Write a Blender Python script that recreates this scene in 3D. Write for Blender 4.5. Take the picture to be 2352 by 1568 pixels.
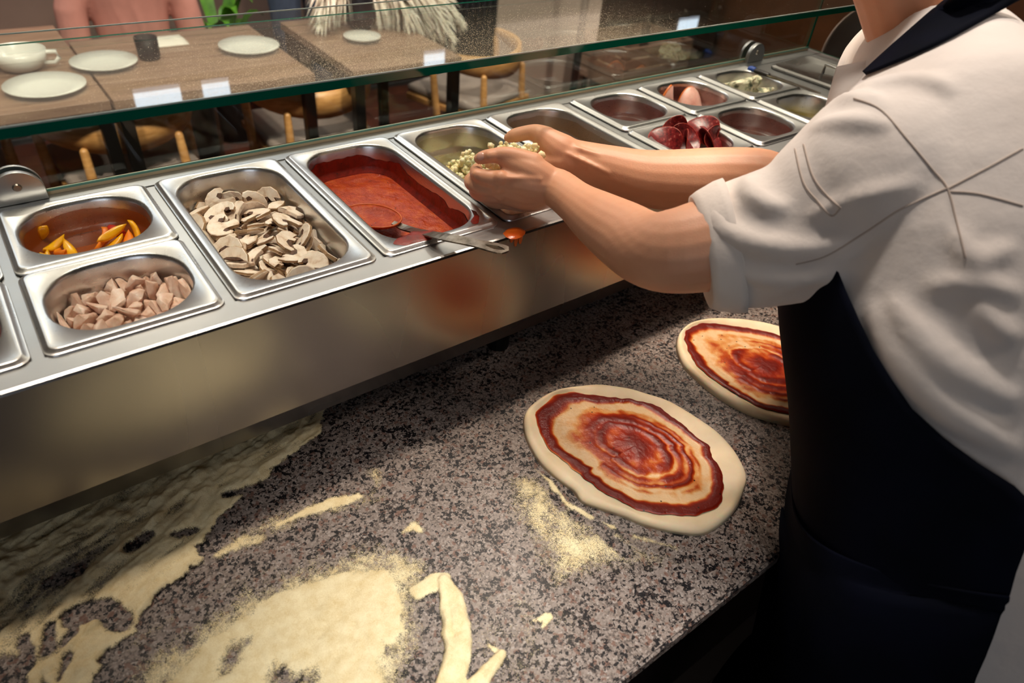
import bpy, bmesh, math, random
import numpy as np
from mathutils import Vector, Matrix, Euler, noise
from mathutils.bvhtree import BVHTree
for o in list(bpy.data.objects): bpy.data.objects.remove(o, do_unlink=True)
S = bpy.context.scene
COL = S.collection
rnd = random.Random(7)
T = 1.15                       # height of the topping unit's deck above the floor; local z below counts from it
GZ = -0.25                     # granite worktop, local
# ------------------------------------------------------------------ camera
CR = np.array([[0.79780984, -0.59705324, 0.08382649], [-0.32474628, -0.54269633, -0.77460993], [0.5079757, 0.59076909, -0.62685929]])
CC = np.array([-0.1609, -0.6576, 0.4736])
CF = 1591.115
cam_data = bpy.data.cameras.new('camera'); cam = bpy.data.objects.new('camera', cam_data); COL.objects.link(cam)
cam_data.sensor_width = 36; cam_data.lens = CF*36/2352; cam_data.clip_start = .02
m4 = Matrix.Identity(4)
for r_ in range(3):
    m4[r_][0] = CR[0][r_]; m4[r_][1] = -CR[1][r_]; m4[r_][2] = -CR[2][r_]; m4[r_][3] = CC[r_] + (T if r_ == 2 else 0)
cam.matrix_world = m4
cam_data.dof.use_dof = True; cam_data.dof.focus_distance = .98; cam_data.dof.aperture_fstop = 4.5
S.camera = cam
# ------------------------------------------------------------------ light
W = bpy.data.worlds.new('world'); S.world = W; W.use_nodes = True
W.node_tree.nodes['Background'].inputs[0].default_value = (.9, .8, .72, 1); W.node_tree.nodes['Background'].inputs[1].default_value = .05
S.view_settings.view_transform = 'Standard'; S.view_settings.look = 'None'; S.view_settings.gamma = 1; S.view_settings.use_curve_mapping = False
S.view_settings.exposure = 0.15
def spot(name, loc, target, power, col, size=.07, angle=1.6, blend=.6):
    l = bpy.data.lights.new(name, 'SPOT'); l.energy = power; l.color = col; l.shadow_soft_size = size; l.spot_size = angle; l.spot_blend = blend
    o = bpy.data.objects.new(name, l); COL.objects.link(o); o.location = (loc[0], loc[1], loc[2]+T)
    d = Vector((target[0], target[1], target[2]+T)) - o.location
    o.rotation_euler = d.to_track_quat('-Z', 'Y').to_euler(); return o
def area(name, loc, target, power, col, sx, sy):
    l = bpy.data.lights.new(name, 'AREA'); l.energy = power; l.color = col; l.shape = 'RECTANGLE'; l.size = sx; l.size_y = sy
    o = bpy.data.objects.new(name, l); COL.objects.link(o); o.location = (loc[0], loc[1], loc[2]+T)
    d = Vector((target[0], target[1], target[2]+T)) - o.location
    o.rotation_euler = d.to_track_quat('-Z', 'Y').to_euler(); return o
WARM = (1, .85, .70)
for x_ in (-.62, -.22, .18):
    spot('counter_and_fill_spot', (x_, .36, 1.5), (x_, .24, 0), 40, WARM, angle=.60, blend=.8)
for x_, e_, t_ in ((.62, 40, (.60, .15, 0)), (1.05, 60, (.95, -.05, 0)), (1.5, 50, (1.3, .1, 0))):
    spot('counter_and_fill_spot', (x_, .36, 1.5), t_, e_, WARM, angle=.95, blend=.9)
spot('counter_and_fill_spot', (.82, .34, 1.5), (.56, -.25, -.25), 42, WARM, angle=.42, blend=.9)  # unseen extra spot, added to brighten the pizza dough
spot('work_spot', (.10, -.85, 1.55), (.085, -.44, -.25), 165, (1, .97, .93), size=.12, angle=.42, blend=1.)
spot('cook_fill_spot', (1.1, -1.0, 1.55), (.72, -.42, .15), 22, (1, .88, .78), size=.15, angle=.75, blend=1.)  # unseen spot added to light the cook's flank and back
spot('counter_and_fill_spot', (.60, .12, 1.58), (.64, -.36, .2), 62, (1, .92, .86), angle=.5, blend=1.)  # not of the counter row: added to brighten the cook's shoulder
area('cool_fill', (-1.3, -2.3, .75), (0, -.2, -.2), 3, (.78, .88, 1), 1.6, 1.3)  # unseen cool fill added behind the camera
for x_ in (-.35, .35, 1.1, 2.3):
    spot('dining_and_fill_spot', (x_, .75, 1.0), (x_+.05, 1.9, -.6), 105, WARM, angle=1.0, blend=.8)  # low unseen row, added so that light reaches the chair backs
for x_, y_ in ((.2, 2.1), (1.5, 2.1), (3.2, 2.2), (5.2, 2.2)):
    spot('dining_and_fill_spot', (x_, y_, 1.5), (x_, y_+.1, -1), 48, WARM, angle=2.3, blend=.8)
area('ceiling_fill', (1.5, 2.0, .95), (1.5, 2.0, 3), 70, (1, .94, .88), 5.0, 1.6)  # unseen upward fill, added to brighten the ceiling that the steel mirrors
# ------------------------------------------------------------------ helpers
def ray(u, v): return CR.T @ np.array([(u-1176)/CF, (v-784)/CF, 1.])
def on(u, v, axis, val):
    d = ray(u, v); t = (val-CC[axis])/d[axis]; p = CC+t*d; return Vector((p[0], p[1], p[2]+T))
def at_y(u, v, y): return on(u, v, 1, y)
def at_z(u, v, z): return on(u, v, 2, z)
def at_d(u, v, t):
    p = CC+t*ray(u, v); return Vector((p[0], p[1], p[2]+T))
def lin(h):
    c = [int(h[i:i+2], 16)/255 for i in (0, 2, 4)]
    return tuple(x/12.92 if x <= .04045 else ((x+.055)/1.055)**2.4 for x in c)+(1,)
class NT:
    def __init__(s, name):
        s.m = bpy.data.materials.new(name); s.m.use_nodes = True; s.t = s.m.node_tree; s.p = s.t.nodes['Principled BSDF']; s.out = s.t.nodes['Material Output']
        s.co = None
    def n(s, typ, ins=None, **kw):
        x = s.t.nodes.new(typ)
        for k, v in kw.items(): setattr(x, k, v)
        for k, v in (ins or {}).items(): s.set(x, k, v)
        return x
    def set(s, x, k, v):
        i = x.inputs[k]
        if isinstance(v, bpy.types.NodeSocket): s.t.links.new(v, i)
        elif isinstance(v, bpy.types.Node): s.t.links.new(v.outputs[0], i)
        else: i.default_value = v
    def coord(s, scale=(1, 1, 1)):
        if s.co is None: s.co = s.n('ShaderNodeTexCoord')
        return s.n('ShaderNodeMapping', {'Vector': s.co.outputs['Object'], 'Scale': scale}).outputs[0]
    def noise(s, scale, detail=3, rough=.5, vec=None): return s.n('ShaderNodeTexNoise', {'Vector': vec or s.coord(), 'Scale': scale, 'Detail': detail, 'Roughness': rough}).outputs[0]
    def ramp(s, fac, stops, interp='LINEAR'):
        r = s.n('ShaderNodeValToRGB', {'Fac': fac}); r.color_ramp.interpolation = interp
        e = r.color_ramp.elements
        while len(e) < len(stops): e.new(.5)
        for k, (p, c) in enumerate(stops): e[k].position = p; e[k].color = c
        return r.outputs[0]
    def math(s, op, a, b=0., clamp=False): return s.n('ShaderNodeMath', {0: a, 1: b}, operation=op, use_clamp=clamp).outputs[0]
    def mix(s, f, a, b, blend='MIX'):
        x = s.n('ShaderNodeMix', data_type='RGBA', blend_type=blend); s.set(x, 0, f); s.set(x, 6, a); s.set(x, 7, b); return x.outputs[2]
    def bump(s, h, strength, dist=.001, nrm=None):
        b = s.n('ShaderNodeBump', {'Height': h, 'Strength': strength, 'Distance': dist})
        if nrm: s.set(b, 'Normal', nrm)
        s.set(s.p, 'Normal', b.outputs[0]); return b.outputs[0]
    def P(s, **kw):
        for k, v in kw.items(): s.set(s.p, k.replace('_', ' '), v)
        return s
MATS = {}
def simple(name, hexc, rough=.5, metal=0., var=0., vscale=30, bump=0., bscale=200, bdist=.001, sss=0., **kw):
    if name in MATS: return MATS[name]
    t = NT(name); c = lin(hexc)
    if var:
        d = tuple(max(0, x*(1-var)) for x in c[:3])+(1,); l = tuple(min(1, x*(1+var)) for x in c[:3])+(1,)
        t.P(Base_Color=t.ramp(t.noise(vscale, 4), [(.3, d), (.7, l)]))
    else: t.P(Base_Color=c)
    t.P(Roughness=rough, Metallic=metal)
    if bump: t.bump(t.noise(bscale, 4), bump, bdist)
    if sss: t.P(Subsurface_Weight=sss, Subsurface_Scale=.006)
    for k, v in kw.items(): t.set(t.p, k.replace('_', ' '), v)
    MATS[name] = t.m; return t.m
def mesh(name, verts, faces, mat=None, parent=None, smooth=True, mi=None):
    me = bpy.data.meshes.new(name)
    me.from_pydata([tuple(v) for v in verts], [], faces)
    for mm in (mat if isinstance(mat, (list, tuple)) else [mat]):
        if mm: me.materials.append(mm)
    if mi is not None: me.polygons.foreach_set('material_index', mi)
    if smooth: me.polygons.foreach_set('use_smooth', [True]*len(me.polygons))
    me.update()
    o = bpy.data.objects.new(name, me); COL.objects.link(o)
    if parent: attach(o, parent)
    return o
def attach(o, parent):
    o.parent = parent; o.matrix_parent_inverse = parent_matrix(parent).inverted()
def parent_matrix(p):
    m = p.matrix_basis.copy()
    if p.parent: m = parent_matrix(p.parent) @ p.matrix_parent_inverse @ m
    return m
def tag(o, label=None, cat=None, group=None, kind=None):
    if label: o['label'] = label
    if cat: o['category'] = cat
    if group: o['group'] = group
    if kind: o['kind'] = kind
    return o
def empty(name, loc, label=None, cat=None, group=None, rz=0.):
    o = bpy.data.objects.new(name, None); COL.objects.link(o); o.location = loc; o.rotation_euler = (0, 0, rz); o.empty_display_size = .05
    return tag(o, label, cat, group)
class MB:
    def __init__(s): s.v = []; s.f = []; s.mi = []; s.m = 0
    def add(s, v, f):
        b = len(s.v); s.v += [Vector(x) for x in v]; s.f += [tuple(i+b for i in q) for q in f]; s.mi += [s.m]*len(f); return s
    def box(s, a, b, bev=0.):
        (x0, y0, z0), (x1, y1, z1) = a, b
        if bev <= 0:
            return s.add([(x0, y0, z0), (x1, y0, z0), (x1, y1, z0), (x0, y1, z0), (x0, y0, z1), (x1, y0, z1), (x1, y1, z1), (x0, y1, z1)],
                         [(0, 3, 2, 1), (4, 5, 6, 7), (0, 1, 5, 4), (1, 2, 6, 5), (2, 3, 7, 6), (3, 0, 4, 7)])
        bm = bmesh.new(); r = bmesh.ops.create_cube(bm, size=1)
        for v in bm.verts: v.co = Vector((x0+(v.co.x+.5)*(x1-x0), y0+(v.co.y+.5)*(y1-y0), z0+(v.co.z+.5)*(z1-z0)))
        bmesh.ops.bevel(bm, geom=bm.edges[:], offset=bev, segments=2, affect='EDGES', profile=.5)
        return s.bm(bm)
    def bm(s, bm, M=None):
        bm.verts.index_update()
        vs = [(M @ v.co) if M else v.co.copy() for v in bm.verts]; fs = [[v.index for v in f.verts] for f in bm.faces]
        bm.free(); return s.add(vs, fs)
    def tube(s, pts, rad, n=12, flat=None, up=(0, 0, 1), caps=True):
        """sweep: rad is a number or list; flat (list or number) is the ratio of the second half-axis, measured along `up`"""
        P = [Vector(p) for p in pts]; N = len(P); R = rad if hasattr(rad, '__len__') else [rad]*N
        F = flat if hasattr(flat, '__len__') else [flat if flat else 1.]*N
        rings = []; up = Vector(up)
        for i, p in enumerate(P):
            t = (P[min(i+1, N-1)]-P[max(i-1, 0)]).normalized()
            b = up - t*up.dot(t)
            if b.length < 1e-4: b = Vector((1, 0, 0))-t*t.x
            b.normalize(); a = t.cross(b)
            rings.append([p+a*(R[i]*math.cos(2*math.pi*k/n))+b*(R[i]*F[i]*math.sin(2*math.pi*k/n)) for k in range(n)])
        if caps:   # rounded ends
            def cap(ring, c, d, r):
                return [[c+(q-c)*math.cos(a)+d*(r*math.sin(a)) for q in ring] for a in (.5, 1.0, 1.35)]
            d0 = (P[0]-P[1]).normalized(); d1 = (P[-1]-P[-2]).normalized()
            rings = cap(rings[0], P[0], d0, R[0]*min(1, F[0]))[::-1]+rings+cap(rings[-1], P[-1], d1, R[-1]*min(1, F[-1]))
        return s.loft(rings, True, True)
    def loft(s, rings, c0=True, c1=True, closed=True):
        n = len(rings[0]); v = [q for r in rings for q in r]; f = []
        for i in range(len(rings)-1):
            for k in range(n if closed else n-1):
                a, b = i*n+k, i*n+(k+1) % n
                f.append((a, b, b+n, a+n))
        if c0: f.append(tuple(range(n))[::-1])
        if c1: f.append(tuple(range((len(rings)-1)*n, len(rings)*n)))
        return s.add(v, f)
    def ball(s, c, r, sub=2, M=None):
        bm = bmesh.new(); bmesh.ops.create_icosphere(bm, subdivisions=sub, radius=1)
        rr = Vector(r) if hasattr(r, '__len__') else Vector((r, r, r))
        for v in bm.verts: v.co = Vector(c)+((M @ Vector((v.co.x*rr.x, v.co.y*rr.y, v.co.z*rr.z))) if M else Vector((v.co.x*rr.x, v.co.y*rr.y, v.co.z*rr.z)))
        return s.bm(bm)
    def cyl(s, a, b, r, n=20, r2=None):
        a, b = Vector(a), Vector(b); d = (b-a).normalized(); x = d.orthogonal().normalized(); y = d.cross(x); r2 = r if r2 is None else r2
        return s.loft([[p+x*(q*math.cos(2*math.pi*k/n))+y*(q*math.sin(2*math.pi*k/n)) for k in range(n)] for p, q in ((a, r), (b, r2))])
    def prism(s, outline, h, M=None, bev=0.):
        """outline: 2-D points, extruded from z=0 to z=h, then placed by M"""
        n = len(outline); M = M or Matrix.Identity(4)
        c = Vector((sum(p[0] for p in outline)/n, sum(p[1] for p in outline)/n))
        def sh(k): return [((p[0]-c.x)*k+c.x, (p[1]-c.y)*k+c.y) for p in outline]
        L = [(sh(1), 0), (sh(1), h)] if not bev else [(sh(1-bev), 0), (sh(1), h*.18), (sh(1), h*.82), (sh(1-bev), h)]
        return s.loft([[M @ Vector((x, y, z)) for x, y in o] for o, z in L])
    def build(s, name, mat=None, parent=None, smooth=False, auto=None):
        o = mesh(name, s.v, s.f, mat, parent, smooth, s.mi if s.m or any(s.mi) else None)
        if auto is not None:
            o.data.polygons.foreach_set('use_smooth', [True]*len(o.data.polygons))
            bm = bmesh.new(); bm.from_mesh(o.data)
            for e in bm.edges:
                if len(e.link_faces) == 2 and e.calc_face_angle(0) > auto: e.smooth = False
            bm.to_mesh(o.data); bm.free()
        return o
def recalc(o):
    bm = bmesh.new(); bm.from_mesh(o.data); bmesh.ops.recalc_face_normals(bm, faces=bm.faces); bm.to_mesh(o.data); bm.free(); return o
def copy_tree(src, loc=None, rot=None, label=None, group=None):
    r = src.copy(); COL.objects.link(r)
    if loc is not None: r.location = loc
    if rot is not None: r.rotation_euler = rot
    if label: r['label'] = label
    if group: r['group'] = group
    for ch in list(src.children):
        c = ch.copy(); COL.objects.link(c); c.parent = r
        for g in list(ch.children):
            d = g.copy(); COL.objects.link(d); d.parent = c
    return r
def rrect(a, b, r, z, n=8, cx=0, cy=0):
    r = max(.0005, min(r, a-.0005, b-.0005)); out = []
    for sx, sy, a0 in ((1, 1, 0), (-1, 1, 90), (-1, -1, 180), (1, -1, 270)):
        for k in range(n+1):
            t = math.radians(a0+90*k/n)
            out.append(Vector((cx+sx*(a-r)+r*math.cos(t), cy+sy*(b-r)+r*math.sin(t), z)))
    return out
def Z(x, y, z): return (x, y, z+T)
# ------------------------------------------------------------------ materials
def brushed(name, base, r0, r1, stretch, aniso=0., bump=.02):
    t = NT(name); nz = t.noise(900, 2, .5, t.coord(stretch)); nb = t.noise(7, 3)
    t.P(Base_Color=base, Metallic=1., Roughness=t.math('ADD', t.math('MULTIPLY', nz, r1-r0), t.math('ADD', t.math('MULTIPLY', nb, .08), r0-.04)))
    if aniso: t.P(Anisotropic=aniso)
    t.bump(nz, bump, .0003); return t.m
STEEL = brushed('brushed_steel', (.46, .46, .46, 1), .3, .44, (.04, 1, 1))
_p = NT('front_steel'); _p.P(Base_Color=(.36, .345, .33, 1), Metallic=1., Roughness=_p.math('ADD', _p.math('MULTIPLY', _p.noise(5, 2, .5, _p.coord((1, 1, .15))), .1), .22)); PANEL = _p.m
PANST = brushed('pan_steel', (.68, .67, .66, 1), .24, .36, (.25, 1, 1), bump=.012)
SCREW = simple('screw_metal', 'b0a89e', .3, 1.)
BLACKM = simple('black_metal', '15120f', .45, .6)
def glass(name, dust, refl):
    t = NT(name); t.t.nodes.remove(t.p)
    tr = t.n('ShaderNodeBsdfTransparent', {'Color': (.93, .965, .95, 1)}); gl = t.n('ShaderNodeBsdfGlossy', {'Color': (1, 1, 1, 1), 'Roughness': .005})
    fr = t.n('ShaderNodeFresnel', {'IOR': 1.5})
    sh = t.n('ShaderNodeMixShader', {0: t.math('MULTIPLY', fr.outputs[0], refl), 1: tr, 2: gl})
    if dust:    # flour dust and a wiped smear lying on the pane
        g = t.n('ShaderNodeTexCoord'); sp = t.n('ShaderNodeSeparateXYZ', {0: g.outputs['Object']})
        a = t.n('ShaderNodeMapRange', {0: sp.outputs[1], 1: .33, 2: .08, 3: .0, 4: 1.}).outputs[0]
        b = t.n('ShaderNodeMapRange', {0: sp.outputs[0], 1: -.1, 2: .16, 3: .05, 4: 1.}).outputs[0]
        c = t.n('ShaderNodeMapRange', {0: sp.outputs[0], 1: .62, 2: .85, 3: 1., 4: .05}).outputs[0]
        d = t.math('MULTIPLY', t.math('MULTIPLY', a, b), c)
        v = t.n('ShaderNodeTexVoronoi', {'Vector': g.outputs['Object'], 'Scale': 620.}); 
        keep = t.math('LESS_THAN', t.n('ShaderNodeSeparateColor', {0: v.outputs['Color']}).outputs[0], t.math('MULTIPLY', t.math('POWER', d, 1.2), .7))
        speck = t.math('MULTIPLY', t.math('LESS_THAN', v.outputs['Distance'], .26), keep)
        film = t.math('MULTIPLY', d, .03)
        fac = t.math('ADD', t.math('MULTIPLY', speck, .6), film, True)
        nz = t.n('ShaderNodeTexNoise', {'Vector': t.n('ShaderNodeMapping', {'Vector': g.outputs['Object'], 'Scale': (9, 3.5, 1)}).outputs[0], 'Scale': 1., 'Detail': 3.})
        df = t.n('ShaderNodeBsdfDiffuse', {'Color': lin('f3e4c8')})
        sh = t.n('ShaderNodeMixShader', {0: fac, 1: sh.outputs[0], 2: df.outputs[0]})
    t.t.links.new(sh.outputs[0], t.out.inputs[0]); return t.m
GLASS = glass('clear_glass', False, .2); GLASSD = glass('dusty_glass', True, .26)
GROUND = simple('ground_glass_edge', 'b9c9c2', .2, 0, Specular_IOR_Level=.7)
GEDGE = simple('green_glass_edge', '06604c', .06, 0, Specular_IOR_Level=.6)
def granite():
    t = NT('granite'); co = t.coord()
    v1 = t.n('ShaderNodeTexVoronoi', {'Vector': co, 'Scale': 420.}); c1 = t.n('ShaderNodeSeparateColor', {0: v1.outputs['Color']})
    nz = t.n('ShaderNodeTexNoise', {'Vector': co, 'Scale': 260., 'Detail': 2.})
    wob = t.n('ShaderNodeVectorMath', {0: co, 1: t.n('ShaderNodeVectorMath', {0: nz.outputs[1], 3: .006}, operation='SCALE').outputs[0]}, operation='ADD').outputs[0]
    v2 = t.n('ShaderNodeTexVoronoi', {'Vector': wob, 'Scale': 230.}); c2 = t.n('ShaderNodeSeparateColor', {0: v2.outputs['Color']})
    base = t.ramp(c1.outputs[0], [(0., lin('5c524c')), (.25, lin('766961')), (.5, lin('84766d')), (.72, lin('90837a')), (.9, lin('9c9189'))], 'CONSTANT')
    base = t.mix(t.math('MULTIPLY', t.math('GREATER_THAN', c2.outputs[1], .72), .55), base, lin('8a7e76')); base = t.mix(t.math('MULTIPLY', t.math('LESS_THAN', c2.outputs[1], .1), .8), base, lin('6e4f42'))
    n1 = t.math('ADD', t.noise(235, 3, .62, co), t.math('MULTIPLY', t.math('SUBTRACT', t.noise(38, 2, .5, co), .5), .35))
    cl = t.math('ADD', n1, t.math('MULTIPLY', t.math('SUBTRACT', c2.outputs[0], .5), .22))
    dark = t.math('MULTIPLY', t.math('SUBTRACT', cl, .545), 40., True)
    col = t.mix(dark, base, t.ramp(c1.outputs[1], [(0., lin('0d0c0f')), (.6, lin('1b181a')), (.85, lin('342a27'))], 'CONSTANT'))
    t.P(Base_Color=col, Roughness=.33, Specular_IOR_Level=.35); t.bump(c1.outputs[0], .03, .0002); return t.m
GRANITE = granite()
# ------------------------------------------------------------------ room shell
XL, XR, YF, YB, ZF, ZC = -2.6, 7.2, -2.45, 3.5, -1.15, 1.62
plaster = simple('mauve_plaster', '8a7468', .85, var=.06, vscale=6, bump=.1, bscale=120)
kplaster = simple('kitchen_plaster', '3d332c', .8, var=.05, vscale=6)
ceilm = simple('ceiling_paint', 'cfc6ba', .9, var=.03, vscale=3)
def wall(name, a, b, m): return tag(MB().box(a, b).build(name, m), kind='structure')
flo = wall('floor', Z(XL, YF, ZF-.06), Z(XR, YB, ZF-.012), simple('dark_subfloor', '1d120d', .7))
wall('ceiling', Z(XL, .25, ZC), Z(XR, YB, ZC+.08), ceilm)
wall('ceiling_kitchen', Z(XL, YF, ZC), Z(XR, .25, ZC+.08), simple('dark_kitchen_ceiling', '2e2722', .8, var=.05, vscale=4))
wall('wall_back', Z(XL, YB, ZF), Z(XR, YB+.1, ZC), plaster)
wall('wall_front', Z(XL, YF-.1, ZF), Z(XR, YF, ZC), kplaster)
wall('wall_left', Z(XL-.1, YF, ZF), Z(XL, YB, ZC), plaster)
wall('wall_right', Z(XR, YF, ZF), Z(XR+.1, YB, ZC), simple('dark_wood_wall', '3a2417', .5, var=.2, vscale=4))
pm = simple('red_brown_planks', '4a2418', .38, var=.35, vscale=9)
plank = MB().box((-.6, -.0685, 0), (.6, .0685, .012), .0015)
first = None
for j in range(17):
    for i in range(6):
        loc = Z(-.9+1.205*i+(j % 3)*.4, 1.1+.14*j, ZF-.012)
        if first is None: first = o = plank.build('plank', pm); o.location = loc
        else: o = first.copy(); COL.objects.link(o); o.location = loc
        attach(o, flo)
tile = simple('kitchen_floor_tile', '2b221d', .5, var=.15, vscale=8)
first = None
for j in range(5):
    for i in range(9):
        loc = Z(-1.6+.4*i, -2.2+.4*j, ZF-.012)
        if first is None: first = o = MB().box((-.197, -.197, 0), (.197, .197, .012), .002).build('floor_tile', tile); o.location = loc
        else: o = first.copy(); COL.objects.link(o); o.location = loc
        attach(o, flo)
# pillar, baseboard
pil = tag(MB().box(Z(2.28, 2.6, ZF), Z(3.07, 3.0, ZC), .01).build('wall_pillar', simple('beige_pillar_paint', 'a8968a', .7, var=.04, vscale=5)), kind='structure')
tag(MB().box(Z(2.265, 2.585, ZF), Z(3.085, 2.6, ZF+.13), .004).build('baseboard_pillar', simple('beige_trim', '9a877b', .6)), kind='structure')
tag(MB().box(Z(XL, YB-.02, ZF), Z(XR, YB, ZF+.1)).build('baseboard_back', simple('dark_trim', '2a1a12', .5)), kind='structure')
# unseen window behind the camera, added as a cool light source
wf = tag(MB().box(Z(-2.15, YF, .05), Z(-.45, YF+.03, .1)).box(Z(-2.15, YF, 1.4), Z(-.45, YF+.03, 1.45)).box(Z(-2.15, YF, .1), Z(-2.1, YF+.03, 1.4)).box(Z(-.5, YF, .1), Z(-.45, YF+.03, 1.4)).box(Z(-1.32, YF, .1), Z(-1.28, YF+.03, 1.4)).build('window_fill_1', simple('white_frame', 'd8d4cc', .5)), kind='structure')
def emis(name, col, s):
    t = NT(name); t.P(Base_Color=(0, 0, 0, 1), Emission_Color=col, Emission_Strength=s); return t.m
MB().box(Z(-2.1, YF+.004, .1), Z(-.5, YF+.008, 1.4)).build('pane', emis('fill_pane', (.85, .9, 1, 1), 1.1), wf)
# high windows in the back wall, mirrored in the glass shelf
wf2 = tag(MB().box(Z(.44, YB-.03, 1.34), Z(5.4, YB, 1.37)).box(Z(.44, YB-.03, 1.49), Z(5.4, YB, 1.52)).build('window_2', simple('dark_frame', '2a211b', .5)), kind='structure')
for x0_, x1_ in ((.54, .78), (.90, 1.05), (2.36, 2.62), (4.9, 5.15)): MB().box(Z(x0_, YB-.012, 1.37), Z(x1_, YB-.006, 1.49)).build('pane', emis('high_pane', (.75, .86, 1, 1), 3.2), wf2)
# unseen glowing panels over the dining room, kept to brighten the steel rims
led = emis('panel_diffuser', (.75, .85, 1, 1), 5.); white = simple('white_enamel', 'e6e2da', .4)
for k, (x, y) in enumerate(((.78, 2.9), (1.75, 2.9), (2.9, 2.9), (-.35, 2.9))):
    r = empty('ceiling_fill_panel', Z(x, y, ZC-.03), 'added square white fill panel over the dining tables, %s' % ('above the table with cups', 'above the middle table', 'above the pampas plumes', 'above the left wall')[k], 'ceiling light', 'added ceiling fill panels')
    fr = MB()
    for a, b in (((-.3, -.3), (.3, -.27)), ((-.3, .27), (.3, .3)), ((-.3, -.27), (-.27, .27)), ((.27, -.27), (.3, .27))): fr.box(Z(x+a[0], y+a[1], ZC-.03), Z(x+b[0], y+b[1], ZC))
    fr.build('light_frame', white, r); MB().box(Z(x-.27, y-.27, ZC-.02), Z(x+.27, y+.27, ZC-.005)).build('diffuser', led, r)
# ------------------------------------------------------------------ granite worktop and its base
out_ = [(-1.5, -.49), (.486, -.49), (.62, -.40), (2.3, -.40), (2.3, .5), (-1.5, .5)]
wb = bmesh.new(); f_ = wb.faces.new([wb.verts.new(Z(x, y, GZ-.024)) for x, y in out_]); r_ = bmesh.ops.extrude_face_region(wb, geom=[f_])
for v in r_['geom']:
    if isinstance(v, bmesh.types.BMVert): v.co.z = GZ+T
bmesh.ops.recalc_face_normals(wb, faces=wb.faces); bmesh.ops.bevel(wb, geom=[e for e in wb.edges if abs(e.verts[0].co.z-e.verts[1].co.z) < .001], offset=.0035, segments=2, affect='EDGES')
mb = MB(); mb.bm(wb); wt = tag(mb.build('granite_worktop', GRANITE), 'speckled grey granite worktop dusted with flour under the topping unit', 'worktop')
cb = empty('counter_base', Z(.4, 0, ZF), 'dark counter cabinet under the granite worktop', 'cabinet')
dk = simple('dark_laminate', '1d1210', .5, var=.15)
MB().box(Z(-1.45, -.36, ZF+.1), Z(2.25, .46, GZ-.024)).build('carcass', dk, cb)
MB().box(Z(-1.4, -.31, ZF), Z(2.2, .42, ZF+.1)).build('plinth', BLACKM, cb)
for k in range(6):
    x = -1.42+.61*k
    d = MB().box(Z(x, -.378, ZF+.13), Z(x+.59, -.36, GZ-.07), .003).build('door', dk, cb)
    MB().tube([Z(x+.2, -.380, GZ-.12), Z(x+.2, -.398, GZ-.12), Z(x+.39, -.398, GZ-.12), Z(x+.39, -.380, GZ-.12)], .005, 8).build('handle', SCREW, d)
# ------------------------------------------------------------------ stainless topping unit
PW, PD, PIT = .176, .325, .1865
def colx(i): return i*PIT+(.012 if i >= 4 else 0)
X0, X1 = -.80, 1.62
un = empty('topping_unit', Z(.4, .16, GZ), 'long stainless steel countertop topping unit holding two rows of food pans', 'topping unit')
YL, YK = -.0305, .372
pan_prof = [(YL+.004, 0), (YL+.001, -.001), (YL, -.004), (YL, -.155), (YL+.013, -.1905), (YL+.03, -.196)]
fp = MB(); fp.loft([[Vector(Z(x, y, z)) for y, z in pan_prof]+[Vector(Z(x, y+.0015, z-.0015)) for y, z in pan_prof[::-1]] for x in (X0, X1)])
recalc(fp.build('front_panel', PANEL, un, auto=.12))
MB().box(Z(X0, YL+.004, -.002), Z(X1, .0045, 0)).build('front_lip', STEEL, un)
MB().box(Z(X0, .3205, -.002), Z(X1, YK, 0)).build('back_ledge', STEEL, un)
for i in range(-4, 8):
    x = colx(i)-.00525-(.006 if i == 4 else 0); hwb = .0145 if i == 4 else .0085
    if i == 7: MB().box(Z(x-.0085, .0045, -.003), Z(X1, .3205, -.001)).build('end_deck', STEEL, un)
    else: MB().box(Z(x-hwb, .0045, -.003), Z(x+hwb, .3205, -.0015)).build('divider_bar', STEEL, un)
for i in (-4, -3, -2, -1, 4, 5, 6):
    MB().box(Z(colx(i)+.004, .1545, -.003), Z(colx(i)+.172, .1705, -.0015)).build('cross_bar', STEEL, un)
MB().box(Z(X0, YK-.002, -.192), Z(X1, YK, 0)).build('back_panel', STEEL, un)
MB().box(Z(X0, YL+.02, -.194), Z(X1, YK, -.19)).build('bottom_plate', STEEL, un)
for x in (X0, X1-.002): MB().box(Z(x, YL+.002, -.19), Z(x+.002, YK-.002, -.004)).build('end_panel', STEEL, un)
for x in (X0+.1, .4, X1-.1):
    for y in (.03, .32): MB().cyl(Z(x, y, GZ), Z(x, y, -.194), .018, 16).build('foot', BLACKM, un)
# glass: front pane, top shelf, end pane, clamps
GY = .352
def pane(name, a, b, top_axis, m=GLASS):
    mb = MB(); mb.box(a, b); o = mb.build(name, [m, GEDGE, GROUND], un)
    for p in o.data.polygons: p.material_index = 0 if abs(p.normal[top_axis]) > .5 else (0 if top_axis == 2 and p.normal.y > .5 else 1)
    return o
pane('front_glass', Z(X0+.02, GY, .005), Z(X1-.02, GY+.006, .187), 1)
sh = pane('glass_shelf', Z(X0+.02, .078, .187), Z(X1-.02, GY+.006, .198), 2, GLASSD)
pane('end_glass', Z(X1-.026, .05, .005), Z(X1-.02, GY, .187), 0)
MB().box(Z(X0+.02, GY-.0015, 0), Z(X1-.02, GY+.0075, .005)).build('glass_gasket', simple('cream_gasket', 'c9b492', .35), un)
MB().box(Z(X0+.02, GY-.0022, .005), Z(X1-.02, GY-.0002, .0078)).build('edge_strip', simple('teal_edge', '6fa091', .15), un)
for y in (.0772, GY+.0058): MB().box(Z(X0+.02, y, .1968), Z(X1-.02, y+.001, .1984)).build('ground_edge', GROUND, un)
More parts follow.
